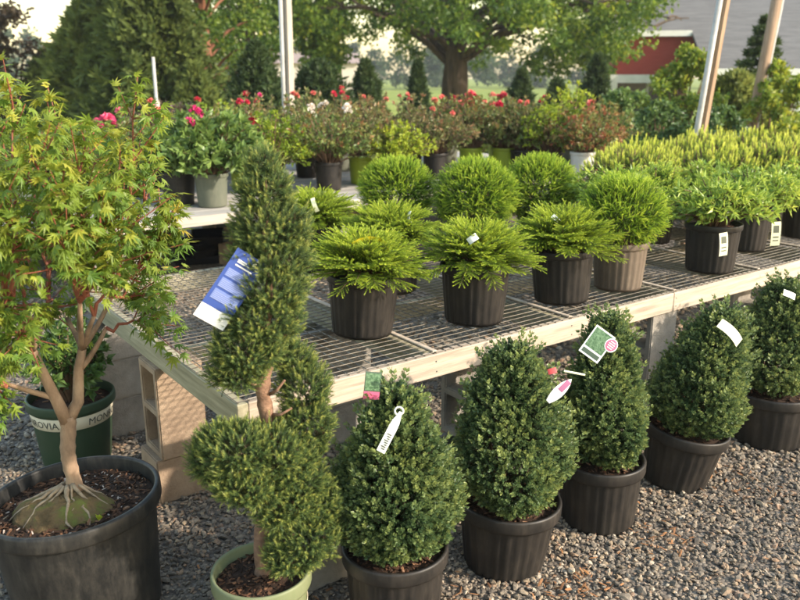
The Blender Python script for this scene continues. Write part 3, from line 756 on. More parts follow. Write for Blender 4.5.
# ------------------------------------------------------------------ generic shoot shrub
def shoots(t,mats,R,H,zb,n,leafL,leafW,per,seed,droop=.2,spread=.55,flowers=(),tone=.5,tv=.14,whorl=True,fl=(),bushy=.5,name='foliage',stem='twig'):
    """many stems from the pot, leaves along their outer part"""
    r=np.random.default_rng(seed); mb=MB(); sb=MB(); lf=leaf(leafL,leafW,.2,.18,.42)
    P=[];D=[];T=[];tips=[]
    for i in range(n):
        a=r.uniform(0,2*PI); u=math.sqrt(r.random()); 
        tip=np.array([R*u*math.cos(a),R*u*math.sin(a),zb+H*(1-.55*u**2.2)*r.uniform(.72,1.05)])
        if r.random()<bushy: tip=tip*np.array([1,1,1])+np.array([0,0,-(tip[2]-zb)*r.uniform(0,.65)])
        p0=np.array([R*.12*u*math.cos(a),R*.12*u*math.sin(a),zb-.02]); mid=p0*.45+tip*.55+np.array([0,0,H*droop*r.uniform(.4,1)])-np.array([math.cos(a),math.sin(a),0])*R*u*.12
        c=curve(p0,mid,tip,8); tube(sb,c,np.linspace(.0045,.0015,8)*(1+R),3,cap=False)
        tips.append(tip)
        tt=r.normal(0,tv*.6)
        for k in range(per):
            s=.42+.58*(k+r.random())/per; x=s*7; j=min(int(x),6); p=c[j]+(c[j+1]-c[j])*(x-j); dd=unit(c[j+1]-c[j])
            e=unit(dd*r.uniform(.1,.8)+rdir(1)[0]*.95+np.array([0,0,.1]))
            P.append(p+rdir(1)[0]*leafL*.3); D.append(e); T.append(tone+tt+tv*r.normal()+.28*(s-.7))
        if whorl:
            dd=unit(c[7]-c[6])
            for k in range(6):
                P.append(tip); D.append(unit(dd*.7+rdir(1)[0]*.7)); T.append(tone+tt+.2+tv*.6*r.normal())
    n_=len(P); mb.inst(lf,frames(np.array(D)),np.array(P),r.uniform(.65,1.15,n_),np.clip(T,0,1))
    mb.build(name,mats,t); sb.build('stem',G[stem],t)
    return tips
def flower_mesh(mat,rad,seed,n=22):
    r=np.random.default_rng(seed); mb=MB(); d=rdir(n); d[:,2]=np.abs(d[:,2])*.9+.05; d=unit(d)
    pet=leaf(rad*1.1,rad*1.15,.35,-.25,.62)
    mb.inst(pet,frames(d),d*rad*.12,r.uniform(.75,1.05,n),r.uniform(.1,.9,n)); return mb
def add_flowers(t,tips,mat,rad,k,seed,name='flower'):
    r=np.random.default_rng(seed); idx=sorted(range(len(tips)),key=lambda i:-tips[i][2]-.25*r.random())[:k]
    first=None
    for i in idx:
        if first is None: first=flower_mesh(mat,rad,seed).build(name,G[mat],t); o=first
        else:
            o=first.copy(); COL.objects.link(o); o.parent=t
        o.location=tips[i]+np.array([0,0,.01]); o.rotation_euler=(r.uniform(-.5,.5),r.uniform(-.5,.5),r.uniform(0,6)); s=r.uniform(.75,1.2); o.scale=(s,s,s)
# leafy shrubs at the right of the front bench
ls=[((2.89,.165),.145,.26,.30,.25,'black','leafy light green shrub, white card tag hanging on its pot at the bench front edge'),
    ((3.55,.36),.14,.25,.32,.25,'black','leafy light green shrub trailing over the bench edge near the right border'),
    ((2.82,.80),.13,.24,.27,.28,'black','leafy light green shrub behind the one with the white card tag'),
    ((3.75,.72),.13,.22,.27,.26,'black','leafy light green shrub in the middle of the bench, under the yellow pines'),
    ((4.2,.34),.14,.25,.32,.25,'black','leafy light green shrub farthest right along the bench front')]
LT=[]
for i,((a,b),pr,ph,R,H,pm,lab) in enumerate(ls):
    t=thing('potted_leafy_shrub',lab,'shrub',tb(a,b,bz+.012),0,'leafy light green shrubs on the wire bench')
    add_pot(t,pr,ph,G[pm],rb=pr*.86,ribs=24,soil_z=ph-.025,rimh=.03,lip=.004,chips=60,seg=96)
    shoots(t,G['leafy'],R,H,ph-.01,150,.052,.016,14,120+i,droop=.35,tone=.55,tv=.14,bushy=.65)
    LT.append(t)
o,pt=tag_part(LT[0],local(LT[0],at(724,233,4.0)),(.10,0,-1),(.3,-1,.1),.12,.05,G['tagcream'],label='pale card tag hanging beside the pot',bend=.05)
prints(o,pt,[(.15,.45,-.3,.3),(.6,.66,-.3,.3),(.75,.8,-.3,.3)],G['greypot'])
o,pt=tag_part(LT[1],local(LT[1],at(777,222,4.2)),(.05,0,-1),(0,-1,.1),.13,.05,G['tagcream'],label='pale card tag',bend=.05)
prints(o,pt,[(.15,.45,-.3,.3),(.6,.66,-.3,.3),(.75,.8,-.3,.3)],G['greypot'])
# small leaved clipped mound behind them
t=thing('potted_clipped_holly','low clipped mound of tiny round light leaves between the globe conifer and the leafy shrubs','shrub',tb(3.28,.82,bz+.012))
add_pot(t,.12,.22,G['black'],ribs=24,chips=40,seg=96)
boxwood_foliage(t,.24,.18,.46,2600,77)
for ch in t.children:
    if ch.name.startswith('foliage'): ch.data.materials[0]=G['leafy']
t=thing('potted_spreading_juniper','spreading blue green juniper low behind the pale globe conifer','juniper',tb(2.62,1.68,bz+.012))
add_pot(t,.12,.22,G['black'],ribs=24,chips=40,seg=96); nest_spruce(t,.26,.21,222,60)
for ch in t.children:
    if ch.name.startswith('foliage'): ch.data.materials[0]=G['spruce']
# ------------------------------------------------------------------ mugo pines with yellow candles
mg=[sprig_needles(.065,64,.021,.0032,.7,dt=.55) for _ in range(2)]
def mugo(t,R,H,zb,seed,n=170):
    r=np.random.default_rng(seed); mb=MB(); sb=MB(); P=[];D=[];T=[]
    for i in range(n):
        a=r.uniform(0,2*PI); u=math.sqrt((i+.5)/n)
        tip=np.array([R*u*math.cos(a),R*u*math.sin(a),zb+H*(1-.5*u**2)*r.uniform(.8,1.06)])
        p0=np.array([0,0,zb]); c=curve(p0,np.array([tip[0]*.8,tip[1]*.8,zb+H*.3]),tip,6); tube(sb,c,np.linspace(.007,.003,6),4,cap=False)
        d=unit(unit(c[5]-c[4])+np.array([0,0,1.1])); 
        P.append(tip-d*.04); D.append(d); T.append(.80+.10*r.normal())
        for k in range(4): P.append(c[3]+(c[5]-c[3])*r.random()-d*.05); D.append(unit(d+rdir(1)[0]*.8)); T.append(.42+.12*r.normal())
    P=np.array(P);D=np.array(D);T=np.clip(T,.2,.95); w=r.integers(0,2,len(P)); Rm=frames(D); s=r.uniform(.8,1.15,len(P))
    for k in range(2):
        i=w==k; mb.inst(mg[k],Rm[i],P[i],s[i],T[i])
    mb.build('foliage',G['mugo'],t); sb.build('branch',G['twig'],t)
mp=[((3.62,1.28),1.0,'leftmost of the clump'),((4.12,.98),1.0,'front row, right of the leftmost'),((4.62,.80),1.05,'front row, in the middle'),
    ((4.1,1.6),1.0,'rear, right below the leaning pole'),((4.62,1.4),1.05,'rear, just right of the leaning pole'),((5.12,1.2),1.1,'rear, toward the right border'),((5.15,.6),1.05,'front row, near the right border'),((5.65,1.0),1.1,'back corner of the bench'),((5.1,1.68),1.05,'farthest back'),((5.7,.42),1.1,'rearmost at the right border')]
MPs=[]
for i,((a,b),s,w) in enumerate(mp):
    lab='dwarf pine with upright yellow candles, '+w
    loc=tb(a,b,bz+.012)
    if i<2:
        t=thing('potted_dwarf_pine',lab,'pine',loc,0,'yellow tipped dwarf pines on the bench')
        add_pot(t,.14,.24,G['black'],ribs=24,chips=40,seg=96); mugo(t,.37,.33,.22,300+i)
        MPs.append(t)
    else: dup(MPs[i%2],loc,i*1.7,s,lab)
# ------------------------------------------------------------------ spiral dwarf spruce
asp=[sprig_needles(.036,36,.0105,.0017,1.0,dt=.6,r=.0009) for _ in range(3)]
SX,SY=-.43,2.15
t=SP=thing('spiral_spruce','dwarf spruce clipped into a spiral in an olive green pot, blue tag hanging from it','spruce',(SX,SY,0))
p=add_pot(t,.148,.275,G['olivepot'],rb=.122,soil_z=.235,rimh=.05,lip=.006,chips=420)
band_text(t,p,.122,.148,.275,.06,.165,'MONROVIA',.052,-1.25,2,PI)
blobs=[(263,165,16,17,0),(265,192,28,26,0),(271,226,39,28,0),(272,258,40,28,.0),(270,288,38,28,-.02),(262,318,40,26,-.04),(248,348,36,24,-.06),(236,372,27,17,-.06),
 (296,362,18,22,.07),(304,390,26,28,.05),(306,425,27,28,.02),(300,452,24,22,-.01),
 (272,452,30,26,-.08),(240,450,36,27,-.11),(213,458,25,24,-.07),(245,480,34,18,-.11),(222,440,24,18,-.08),
 (300,480,28,24,-.02),(285,462,30,28,-.05),(278,438,28,20,-.02),(258,484,34,22,-.08),(280,507,26,22,-.06),(292,498,28,22,-.05),(280,350,18,18,.05),(314,505,28,26,.0),(303,535,34,28,-.03),(288,556,24,15,-.06),(322,528,20,18,.01)]
B=[]
for px,py,rx,ry,dy in blobs:
    q=at(px,py,SY+dy); d=q[1]*math.cos(TH)-(q[2]-CH)*math.sin(TH); s=d/F
    B.append((q-np.array([SX,SY,0]),rx*s,ry*s*1.0))
r=np.random.default_rng(5); P=[];D=[];T=[]
for bi,(c,rx,rz) in enumerate(B):
    n=int(8000*4*PI*((rx*rx+2*rx*rz)/3)); d=unit(r.normal(size=(n,3))); q=r.uniform(.72,1.06,n)
    q*=1+.16*np.sin(7*d[:,0]+bi)*np.sin(8*d[:,2]+2*bi)*np.sin(6*d[:,1]+bi)+.06*np.sin(15*d[:,0])*np.sin(14*d[:,2]+bi)
    p=c+d*np.array([rx,rx*.95,rz])*q[:,None]
    ok=np.ones(n,bool)
    for bj,(c2,rx2,rz2) in enumerate(B):
        if bj!=bi: ok&=np.linalg.norm((p-c2)/np.array([rx2,rx2,rz2]),axis=1)>.74
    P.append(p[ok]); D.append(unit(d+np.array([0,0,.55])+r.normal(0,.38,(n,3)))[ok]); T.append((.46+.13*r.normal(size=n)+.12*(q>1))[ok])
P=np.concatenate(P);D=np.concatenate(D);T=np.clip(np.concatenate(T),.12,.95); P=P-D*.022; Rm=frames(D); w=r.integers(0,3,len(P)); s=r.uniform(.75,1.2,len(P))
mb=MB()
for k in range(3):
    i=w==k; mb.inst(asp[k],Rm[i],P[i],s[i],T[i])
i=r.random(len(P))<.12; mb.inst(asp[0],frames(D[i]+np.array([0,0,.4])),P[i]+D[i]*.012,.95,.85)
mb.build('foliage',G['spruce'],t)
mb=MB(); path=[at(262,585,2.17),at(263,540,2.17),at(268,480,2.17),at(266,430,2.15),at(264,390,2.14),at(266,350,2.15),at(268,300,2.15),at(266,240,2.15),at(265,180,2.15)]
path=[q-np.array([SX,SY,0]) for q in path]; us=np.linspace(0,8,60); pth=np.array([[np.interp(u,range(9),[q[k] for q in path]) for k in range(3)] for u in us]); pth[:,0]+=.004*np.sin(us*4.3)
tube(mb,pth,np.interp(us,range(9),[.029,.026,.0235,.022,.021,.018,.013,.009,.004])*(1+.09*np.sin(us*11)+r.normal(0,.05,60)),14)
for (px,py),(qx,qy) in (((262,365),(245,352)),((262,385),(244,378)),((268,395),(285,380)),((270,415),(292,408)),((268,440),(295,440)),((262,455),(238,462)),((268,500),(250,480)),((268,505),(298,500)),((266,530),(295,535))):
    tube(mb,[at(px,py,2.145)-[SX,SY,0],at((px+qx)/2,(py+qy)/2+3,2.12)-[SX,SY,0],at(qx,qy,2.12)-[SX,SY,0]],[.006,.0045,.003],6)
mb.build('trunk',G['sprucebark'],t,smooth=True)
# blue tag
a0=at(208,323,2.03); a1=at(250,261,2.06)
o,pt=tag_part(t,a0-[SX,SY,0],a1-a0,(.5,-.85,.25),.215,.092,G['tagblue'],label='blue printed plastic tag with a blank white foot',bend=.015)
prints(o,pt,[(.0,.2,-.5,.5)],G['tagwhite'])
prints(o,pt,[(.30,.44,-.4,.42),(.47,.6,-.4,.42),(.63,.74,-.4,.42)],G['tagblue2'],'text_panel')
mb=MB()
for u0 in (.31,.48,.64):
    for k in range(5):
        us=(u0+.022*k,u0+.022*k+.005); v1=.38-.2*((k*7+int(u0*100))%4==0)
        mb.add([pt(us[0],-.37,.002),pt(us[0],v1,.002),pt(us[1],v1,.002),pt(us[1],-.37,.002)],[(0,1,2,3)])
mb.build('small_print',G['tagpale'],o); mb=MB()
for u0,v0,v1 in ((.80,-.3,.25),(.845,-.3,.1),(.87,-.3,-.02)): mb.add([pt(u0,v0,.002),pt(u0,v1,.002),pt(u0+.018,v1,.002),pt(u0+.018,v0,.002)],[(0,1,2,3)])
mb.build('lettering',G['tagwhite'],o)
mb=MB(); tube(mb,[at(253,266,2.05)-[SX,SY,0],at(263,259,2.09)-[SX,SY,0]],.003,5); mb.build('tag_tie',G['tagcream'],t)
# ------------------------------------------------------------------ Japanese maple
MX,MY=-1.045,2.325
t=MA=thing('potted_maple','large yellow green maple with coral red twigs in a big black tub','maple',(MX,MY,0)); t.rotation_euler=(0,-.05,0)
p=add_pot(t,.262,.435,G['bigblack'],rb=.225,soil_z=.385,rimh=.055,lip=.012,chips=1500,perl=.1,seg=96)
mb=MB(); V=[];nn=36
rgm=np.random.default_rng(3)
def mound(x,y):
    q=math.hypot((x+.02)/1.15,(y+.04)/.8)/.155
    return .385+.07*(1-min(q,1)**2.4)+.005*math.sin(31*x+3)*math.sin(27*y)+.003*math.sin(70*x)*math.cos(61*y+1)
V.append([-.02,-.04,mound(-.02,-.04)])
for i in range(1,13):
    for j in range(nn):
        a=j*2*PI/nn; q=i/12; rr=q*(.155+.012*math.sin(3*a)+.006*math.sin(7*a)); x=rr*math.cos(a)*1.15-.02; y=rr*math.sin(a)*.8-.04
        V.append([x,y,mound(x,y)+rgm.uniform(-.003,.003)-(.02 if i==12 else 0)])
f=[(0,1+j,1+(j+1)%nn) for j in range(nn)]
for i in range(11):
    for j in range(nn): k=(j+1)%nn; b=1+i*nn; f.append((b+j,b+nn+j,b+nn+k,b+k))
mb.add(V,f); mb.build('root_mound',G['moss'],t)
def mw(px,py,dy=0.0): return at(px,py,MY+dy)-np.array([MX,MY,0])
mb=MB()
for ang,L,r0 in ((-2.75,.17,.008),(-2.35,.15,.0075),(-1.95,.10,.006),(-1.62,.155,.0085),(-1.2,.09,.005),(-.75,.14,.008),(-.15,.13,.006),(.5,.12,.006),(2.6,.15,.006),(3.3,.19,.007)):
    pts=[]; a=ang
    for k in range(9):
        u=k/8; a+=rgm.normal(0,.07); x=(.024+L*u)*math.cos(a); y=.0+(.024+L*u)*math.sin(a)
        pts.append([x,y,max(mound(x,y),.392)+.002*(1-u)-.004*u+(.018*(1-u*3) if u<.33 else 0)+rgm.normal(0,.0012)])
    tube(mb,pts,r0*np.linspace(1,.25,9)*rgm.uniform(.85,1.15,9),6)
mb.build('surface_root',G['root'],t,smooth=True)
trunk=MB(); S0=mw(80,492); S0[2]=.44
FK=mw(78,422,0)
S0[2]=.43
us=np.linspace(0,1,22); ctr=[S0*(1-u)+(FK+[0,0,.02])*u+np.array([.004*math.sin(7*u+1),.003*math.sin(9*u),0]) for u in us]
tube(trunk,ctr,[(.036-.014*min(1,u*5) if u<.2 else .022+.002*u)+.0012*math.sin(u*43)+rgm.uniform(-.0007,.0007) for u in us],16)
limbs={'L':[FK,mw(68,398,-.02),mw(58,375,-.02),mw(48,350,-.03)],'R':[FK,mw(90,402,.02),mw(92,372,.03),mw(97,350,.03)]}
tube(trunk,limbs['L'],[.022,.018,.0155,.013],10); tube(trunk,limbs['R'],[.021,.018,.0155,.013],10)
trunk.build('trunk',G['bark'],t,smooth=True)
nodes={'L':limbs['L'][3],'Lm':limbs['L'][1],'R':limbs['R'][3],'Rm':limbs['R'][2]}
sub=[('L',(25,325,-.1)),('L',(50,318,-.15)),('L',(40,310,.12)),('Lm',(20,382,-.06)),('R',(82,318,.14)),('R',(112,318,-.04)),('R',(100,305,-.16)),('Rm',(122,330,.05)),('L',(5,340,.1)),('R',(95,310,.2)),('L',(65,300,.2)),('L',(30,300,-.22)),('R',(128,300,.12))]
bb=MB(); ends=[]
for k,(px,py,dy) in sub:
    e=mw(px,py,dy); c=curve(nodes[k],nodes[k]*.5+e*.5+rdir(1)[0]*.012-[0,0,.008],e,6); tube(bb,c,np.linspace(.010,.0065,6),7); ends.append(e)
for k in range(3): bb and None
bb.build('limb',G['bark'],t,smooth=True)
tips=[(40,84,0),(75,98,.1),(10,122,-.1),(-20,105,.2),(-55,150,0),(110,128,-.1),(138,132,.2),(166,102,.05),(178,150,.15),(150,155,-.2),(196,214,.12),(176,245,.2),(60,135,-.25),(20,170,-.3),(95,172,-.3),(130,195,-.25),(-30,200,-.2),(-15,260,-.3),(40,222,-.33),(92,242,-.33),(130,262,-.2),(172,322,.05),(150,300,.25),(20,312,-.3),(34,340,-.25),(4,392,-.15),(62,312,.15),(-20,330,-.1),(-45,300,.1),(22,365,-.2),(0,375,-.1),(50,118,.3),(0,140,.32),(-30,160,.32),(100,160,.32),(60,205,.32),(20,245,.35),(145,215,.0),(-60,230,.1),(80,135,0),(25,105,.1)]
tw=MB(); lf=palmate(.034); P=[];D=[];T=[];NR=[]
rg=np.random.default_rng(21)
def leafset(c,s0,n,tone):
    m=len(c)-1
    for k in range(n):
        s=s0+(1-s0)*(k+.5)/n; x=s*m; j=min(int(x),m-1); p_=c[j]+(c[j+1]-c[j])*(x-j); dd=unit(c[j+1]-c[j])
        ax=unit(np.cross(dd,rdir(1)[0]))
        for sg in (-1,1):
            e=unit(ax*sg+dd*.35+np.array([0,0,-.15])+rg.normal(0,.2,3)); pet=.022
            P.append(p_+e*pet+[0,0,.004]); D.append(unit(e+[0,0,-.35])); T.append(tone+.22*(s-.6)+rg.normal(0,.11))
for i,(px,py,dy) in enumerate(tips):
    e=mw(px,py,dy); 
    src=min(ends,key=lambda q:np.linalg.norm((q-e)*[1,1,.25])+(.5 if q[2]>e[2]+.1 else 0))
    mid=np.array([src[0]*.35+e[0]*.65,src[1]*.35+e[1]*.65,src[2]*.55+e[2]*.45]); c=curve(src,mid,e,12); c[1:-1]+=rg.normal(0,.006,(10,3))
    tube(tw,c,np.linspace(.0062,.0018,12),6)
    hi=.1*np.clip((e[2]-1.0)/.6,-.5,1)
    leafset(c,.55,11,.46+hi)
    for k in range(9):
        s=rg.uniform(.3,.97); j=int(s*11); p_=c[j]; dd=unit(c[min(j+1,11)]-c[max(j-1,0)])
        out=unit(np.array([p_[0],p_[1],0])+1e-6)
        d2=unit(dd*.55+rdir(1)[0]*.75+out*.3+[0,0,.15]); L=rg.uniform(.07,.17); q=p_+d2*L+[0,0,.02]
        c2=curve(p_,p_+d2*L*.5+[0,0,.004],q,5); tube(tw,c2,np.linspace(.0026,.0012,5),4); leafset(c2,.35,4,.38+hi+.05*rg.normal())
        for q_ in range(2):
            P.append(q+rdir(1)[0]*.012); D.append(unit(d2+rdir(1)[0]*.6)); T.append(.62+hi+rg.normal(0,.12))
    leafset(c,.8,6,.56+hi)
    for q_ in range(8):
        P.append(e+rdir(1)[0]*.015); D.append(unit(rdir(1)[0]+[0,0,.5])); T.append(.66+hi+rg.normal(0,.10))
tw.build('twig',G['coral'],t)
P=np.array(P);D=np.array(D);n=len(P)
# leaf blades held roughly level: local -Y is the blade's upper face
z=unit(D); nrm=unit(np.array([0,0,1.])+rg.normal(0,.35,(n,3))); x=unit(np.cross(nrm,z)); y=np.cross(z,x)
mb=MB(); mb.inst(lf,np.stack([x,y,z],2),P,rg.uniform(.55,1.15,n),np.clip(T,.02,.99))
mb.build('foliage',G['maple'],t)
mb=MB(); mb.inst(leaf(.035,.03,.3,.1),frames(np.array([[0,-.3,1.],[.3,0,1],[-.3,.2,1]])),np.array([[.125,-.12,.40]]*3),.7,.9); mb.build('seedling',G['yellow'],t)
# dark green pot behind the maple
t=thing('potted_dark_shrub','dark leaved shrub in a dark green pot with cream lettered band behind the maple','shrub',(-1.52,3.42,0))
p=add_pot(t,.185,.33,G['greenpot'],rb=.15,soil_z=.29,chips=80)
band_text(t,p,.15,.185,.33,.215,.275,'MONROVIA',.047,-2.2,3,2*PI/3)
shoots(t,G['green'],.2,.42,.29,55,.05,.028,11,401,tone=.2)
# ------------------------------------------------------------------ rear bench with roses
RA,RB=.55,3.47
B2=bench('board_bench','long grey board bench behind the wire bench, crowded with potted roses',RA,RB,5.9,2.9,.70,mesh=False,fr=.075)
for k in range(14):
    mb=MB(); y0=.045+k*.201; box(mb,.043,5.86,y0,y0+.185,.672,.697+random.uniform(-.003,.003),bev=.003); mb.build('board',G['greywood'],B2)
for k,(a,w_) in enumerate(((.75,'first from the left'),(2.6,'second from the left'),(4.4,'third from the left'),(6.1,'at the right end'))):
    for b,v in ((RB+.30,'front'),(RB+2.5,'back')):
        for lv in range(3):
            block('plain concrete block in the shadow beneath the grey board bench',tb(a,b,.2*lv+.004),'flat',R0+random.uniform(-.03,.03),group='concrete blocks in the shadow beneath the rear bench')
for lab,px,py,zz,ps,mt in (('orange tinted concrete block sitting open side up behind the blue tag',243,262,0,'flat','concrete2'),('grey concrete block standing left of the stacked black plastic trays',166,255,0,'stand','concrete'),
                     ('grey concrete block far under the grey board bench behind the trays',226,247,0,'side','concrete'),('second grey block far under the grey board bench, on top of the other',226,235,.2,'side','concrete')):
    q=atz(px,py if zz==0 else 247,0.0); block(lab,(q[0],q[1],zz),ps,R0+.2,mt,group='loose concrete blocks beneath the rear bench')
q=atz(200,262,0)
for k in range(4):
    t=thing('plastic_tray','glossy black plastic tray in the untidy heap under the rear bench','tray',(q[0]+.09*(k%2)-.02,q[1]+.03*k,.07*k*(1 if k<3 else .9)),.3+.5*k,'black trays heaped beneath the rear bench')
    mb=MB(); ro=[]
    for (sx,z) in ((.20,.0),(.24,.075),(.255,.078),(.255,.07),(.235,.068),(.195,.006)):
        ro.append([[sx,sx*.62,z],[-sx,sx*.62,z],[-sx,-sx*.62,z],[sx,-sx*.62,z]])
    f=[(3,2,1,0)]
    for i in range(5):
        for j in range(4): f.append((i*4+j,i*4+(j+1)%4,i*4+4+(j+1)%4,i*4+4+j))
    f.append((20,21,22,23)); mb.add(np.array(ro).reshape(-1,3),f); mb.build('tray_shell',G['blackplastic'],t)
# potted shrubs on it: (px, Y) of the pot base
def bushpot(name,label,cat,px,Y,pot,pr,ph,kind,R,H,n,seed,leafL=.045,per=13,tone=.45,fl=(),zb=.70,group='potted roses and shrubs on the rear bench',tv=.15,bushy=.5,droop=.2,whorl=True):
    q=at(px,100,Y); t=thing(name,label,cat,(q[0],Y,zb),0,group)
    add_pot(t,pr,ph,G[pot],rb=pr*.84,soil_z=ph-.025,rimh=.03,lip=.005,chips=0,seg=28)
    tips=shoots(t,G[kind],R*1.3,H*1.06,ph-.03,int(n*1.5),leafL*1.05,leafL*.55,per,seed,droop=droop,tone=tone,tv=tv,bushy=bushy+.12,whorl=whorl)
    for k,(m,rad,c) in enumerate(fl): add_flowers(t,tips[k::max(1,len(fl))],m,rad,c,seed+k)
    return t
Gb='potted roses and shrubs on the rear bench'
bushpot('potted_hydrangea','dense green leafy shrub with magenta blooms in a grey green pot, rear bench front','shrub',206,6.5,'greypot',.135,.27,'green',.34,.50,120,501,.085,9,.55,fl=[('magenta',.04,3)])
bushpot('potted_shrub','dark pot with green shrub mostly hidden by the maple on the rear bench','shrub',172,6.6,'black',.14,.27,'green',.30,.42,80,502,.07,9,.45)
bushpot('potted_rose','red flowered rose in a lime green pot right of the grey green pot','rose',240,7.45,'limepot',.13,.26,'rose',.32,.52,90,503,.045,12,.45,fl=[('red',.034,2)])
bushpot('potted_rose','yellowish green rose with one red bloom directly above the spiral spruce tip','rose',269,7.2,'greypot',.12,.25,'yellow',.30,.46,80,504,.045,12,.35,fl=[('red',.04,1)])
bushpot('potted_rose','white flowered rose in a black pot right of the grey post','rose',327,7.45,'black',.13,.26,'rose',.36,.55,100,505,.045,12,.42,fl=[('whitef',.036,7)])
bushpot('potted_rose','reddish leaved rose in a lime green pot next to the white flowered rose','rose',361,7.9,'limepot',.13,.27,'bronze',.32,.50,90,506,.045,12,.5)
bushpot('potted_golden_shrub','compact rounded yellow green shrub rising behind the leftmost globe conifer','shrub',397,7.7,'black',.13,.25,'yellow',.28,.38,110,507,.04,14,.55,bushy=.7)
bushpot('potted_rose','bronze leaved rose right of the compact yellow green shrub','rose',436,8.3,'black',.13,.26,'bronze',.34,.50,95,508,.045,12,.55,fl=[('coralf',.03,2)])
bushpot('potted_rose','scarlet flowered rose above a lime green pot, nearest the big tree trunk','rose',472,8.9,'limepot',.13,.26,'rose',.36,.60,90,509,.045,12,.5,fl=[('red',.042,6),('coralf',.042,4)])
bushpot('potted_rose','reddish rose in a lime green pot with one deep red bloom','rose',505,8.9,'limepot',.13,.26,'bronze',.32,.52,90,510,.045,12,.45,fl=[('red',.04,2)])
bushpot('potted_rose','reddish green rose in a dark pot right of the lime green pots','rose',526,8.8,'black',.15,.25,'bronze',.32,.5,90,511,.045,12,.4,fl=[('coralf',.035,2)])
bushpot('potted_golden_shrub','yellow and green shrub in a dark pot left of the white pot','shrub',554,8.55,'black',.13,.25,'yellow',.27,.55,90,512,.045,12,.4)
bushpot('potted_rose','pale pinkish rose in the white pot at the right end of the rear bench','rose',586,8.3,'whitepot',.125,.27,'rose',.33,.48,100,513,.045,12,.62,fl=[('coralf',.03,3)])
# rows behind
back=[(118,7.0,'rose','pink flowered rose rising above the maple top',.45,[('pink',.055,4)],.40,.62),
 (150,7.6,'darkrose','purplish brown shrub left of the thin white stake',.5,[('coralf',.04,3)],.36,.55),
 (178,8.4,'darkrose','dull purple shrub at the base of the thin white stake',.4,[],.36,.5),
 (212,8.6,'yellow','yellow green shrub in the back row left of the red bloom',.4,[('red',.04,1)],.42,.50),
 (243,9.2,'rose','rose with one bright red bloom in the back row, left of the grey post',.5,[('red',.04,2)],.38,.55),
 (262,8.2,'bronze','reddish rose left of the grey post',.45,[('magenta',.036,2)],.36,.55),
 (305,8.4,'bronze','reddish rose right behind the grey post',.4,[('coralf',.04,3)],.38,.62),
 (340,9.0,'bronze','bronze rose with red blooms between the grey post and the yellow green shrub',.55,[('red',.034,4)],.40,.60),
 (372,9.2,'bronze','dense bronze rose behind the yellow green shrub',.6,[('coralf',.03,2)],.40,.55),
 (412,9.4,'bronze','dense reddish rose left of the big tree trunk',.5,[('coralf',.03,3)],.40,.52),
 (448,9.6,'rose','green and red rose in front of the big tree trunk',.6,[('coralf',.04,3)],.40,.5),
 (500,9.8,'rose','pink flowered rose right of the big tree trunk',.5,[('coralf',.04,5)],.38,.58),
 (535,9.8,'bronze','reddish rose in front of the middle dark conifer',.45,[('red',.035,2)],.38,.5),
 (572,9.6,'yellow','yellowish young shrub standing taller than the roses near the barn post',.5,[],.30,.66),
 (606,9.2,'rose','pale green rose behind the white pot',.5,[],.32,.5),
 (80,7.4,'green','green shrub behind the upper left maple branches',.5,[('coralf',.04,2)],.40,.5),
 (40,7.8,'rose','green rose at the left behind the maple',.5,[('red',.04,2)],.4,.5),
 (5,8.0,'green','green shrub at the left border behind the maple',.45,[],.4,.5)]
for i,(px,Y,kd,lab,tn,fl,R,H) in enumerate(back):
    bushpot('potted_rose' if fl else 'potted_shrub',lab,'rose' if fl else 'shrub',px,Y,('black','greypot','limepot')[i%3] if i not in (1,2) else 'black',.13,.26,kd,R,H,80,600+i,.05,12,tn,fl,zb=.70 if px>130 else .55)
# low staging under the far left pots
t=thing('low_bench','low grey timber staging carrying the far left roses behind the maple','bench',(-3.4,7.6,0),0)
mb=MB(); box(mb,-1.9,1.15,-.9,.7,.48,.545,bev=.004); mb.build('board',G['greywood'],t)
for sx in (-1.75,1.0):
    for sy in (-.8,.6): mb=MB(); box(mb,sx-.045,sx+.045,sy-.045,sy+.045,0,.479,bev=.004); mb.build('leg',G['woodside'],t)
t=thing('timber_beam','rough red brown timber lying on the right end of the rear bench','timber',(at(603,165,8.55)[0]+.05,8.55,.70),R0)
mb=MB(); box(mb,-.28,.30,-.09,.09,0,.17,bev=.012); v=mb.V[0]; v+=rng.normal(0,.006,v.shape)*[1,1,0]; mb.build('beam',G['timber_red'],t)
# ------------------------------------------------------------------ posts
def post(name,label,px0,py0,px1,py1,Y,parts,seg=4):
    a=at(px0,py0,Y); b=at(px1,py1,Y); d=(b-a)/(b[2]-a[2]); base=a+d*(gz(Y)-a[2])
    t=thing(name,label,'post',tuple(base))
    for nm_,mat,r,dx,dy,top,sg in parts:
        mb=MB(); L=(b-base)*top; tube(mb,[np.array([dx,dy,0]),L*.5+[dx,dy,0],L+[dx,dy,0]],r,sg); mb.build(nm_,G[mat],t,smooth=sg>6)
post('timber_post','tall grey timber post with a white conduit up its left side, behind the roses',289,108,284.5,-30,10,[('timber','post',.052,.02,0,1,4),('conduit','conduit',.027,-.055,-.02,1.0,10)])
post('stake','thin pale stake with a thicker lower half, between the left trees and the roses',157,108,153,57,9,[('stake_top','conduit',.018,0,0,1,8),('sleeve','post',.03,.004,0,.76,8)])
post('leaning_pole','leaning timber pole with a white strip, rising out of the yellow pines',697,140,727,-30,7.2,[('timber','brownpost',.045,.03,0,1,4),('conduit','conduit',.026,-.026,-.03,1.0,10)])
post('timber_pole','round brown pole right in front of the barn roof',762,74,783,-30,12,[('timber','brownpost',.075,0,0,1,12),('conduit','conduit',.02,.075,-.02,1,8)])
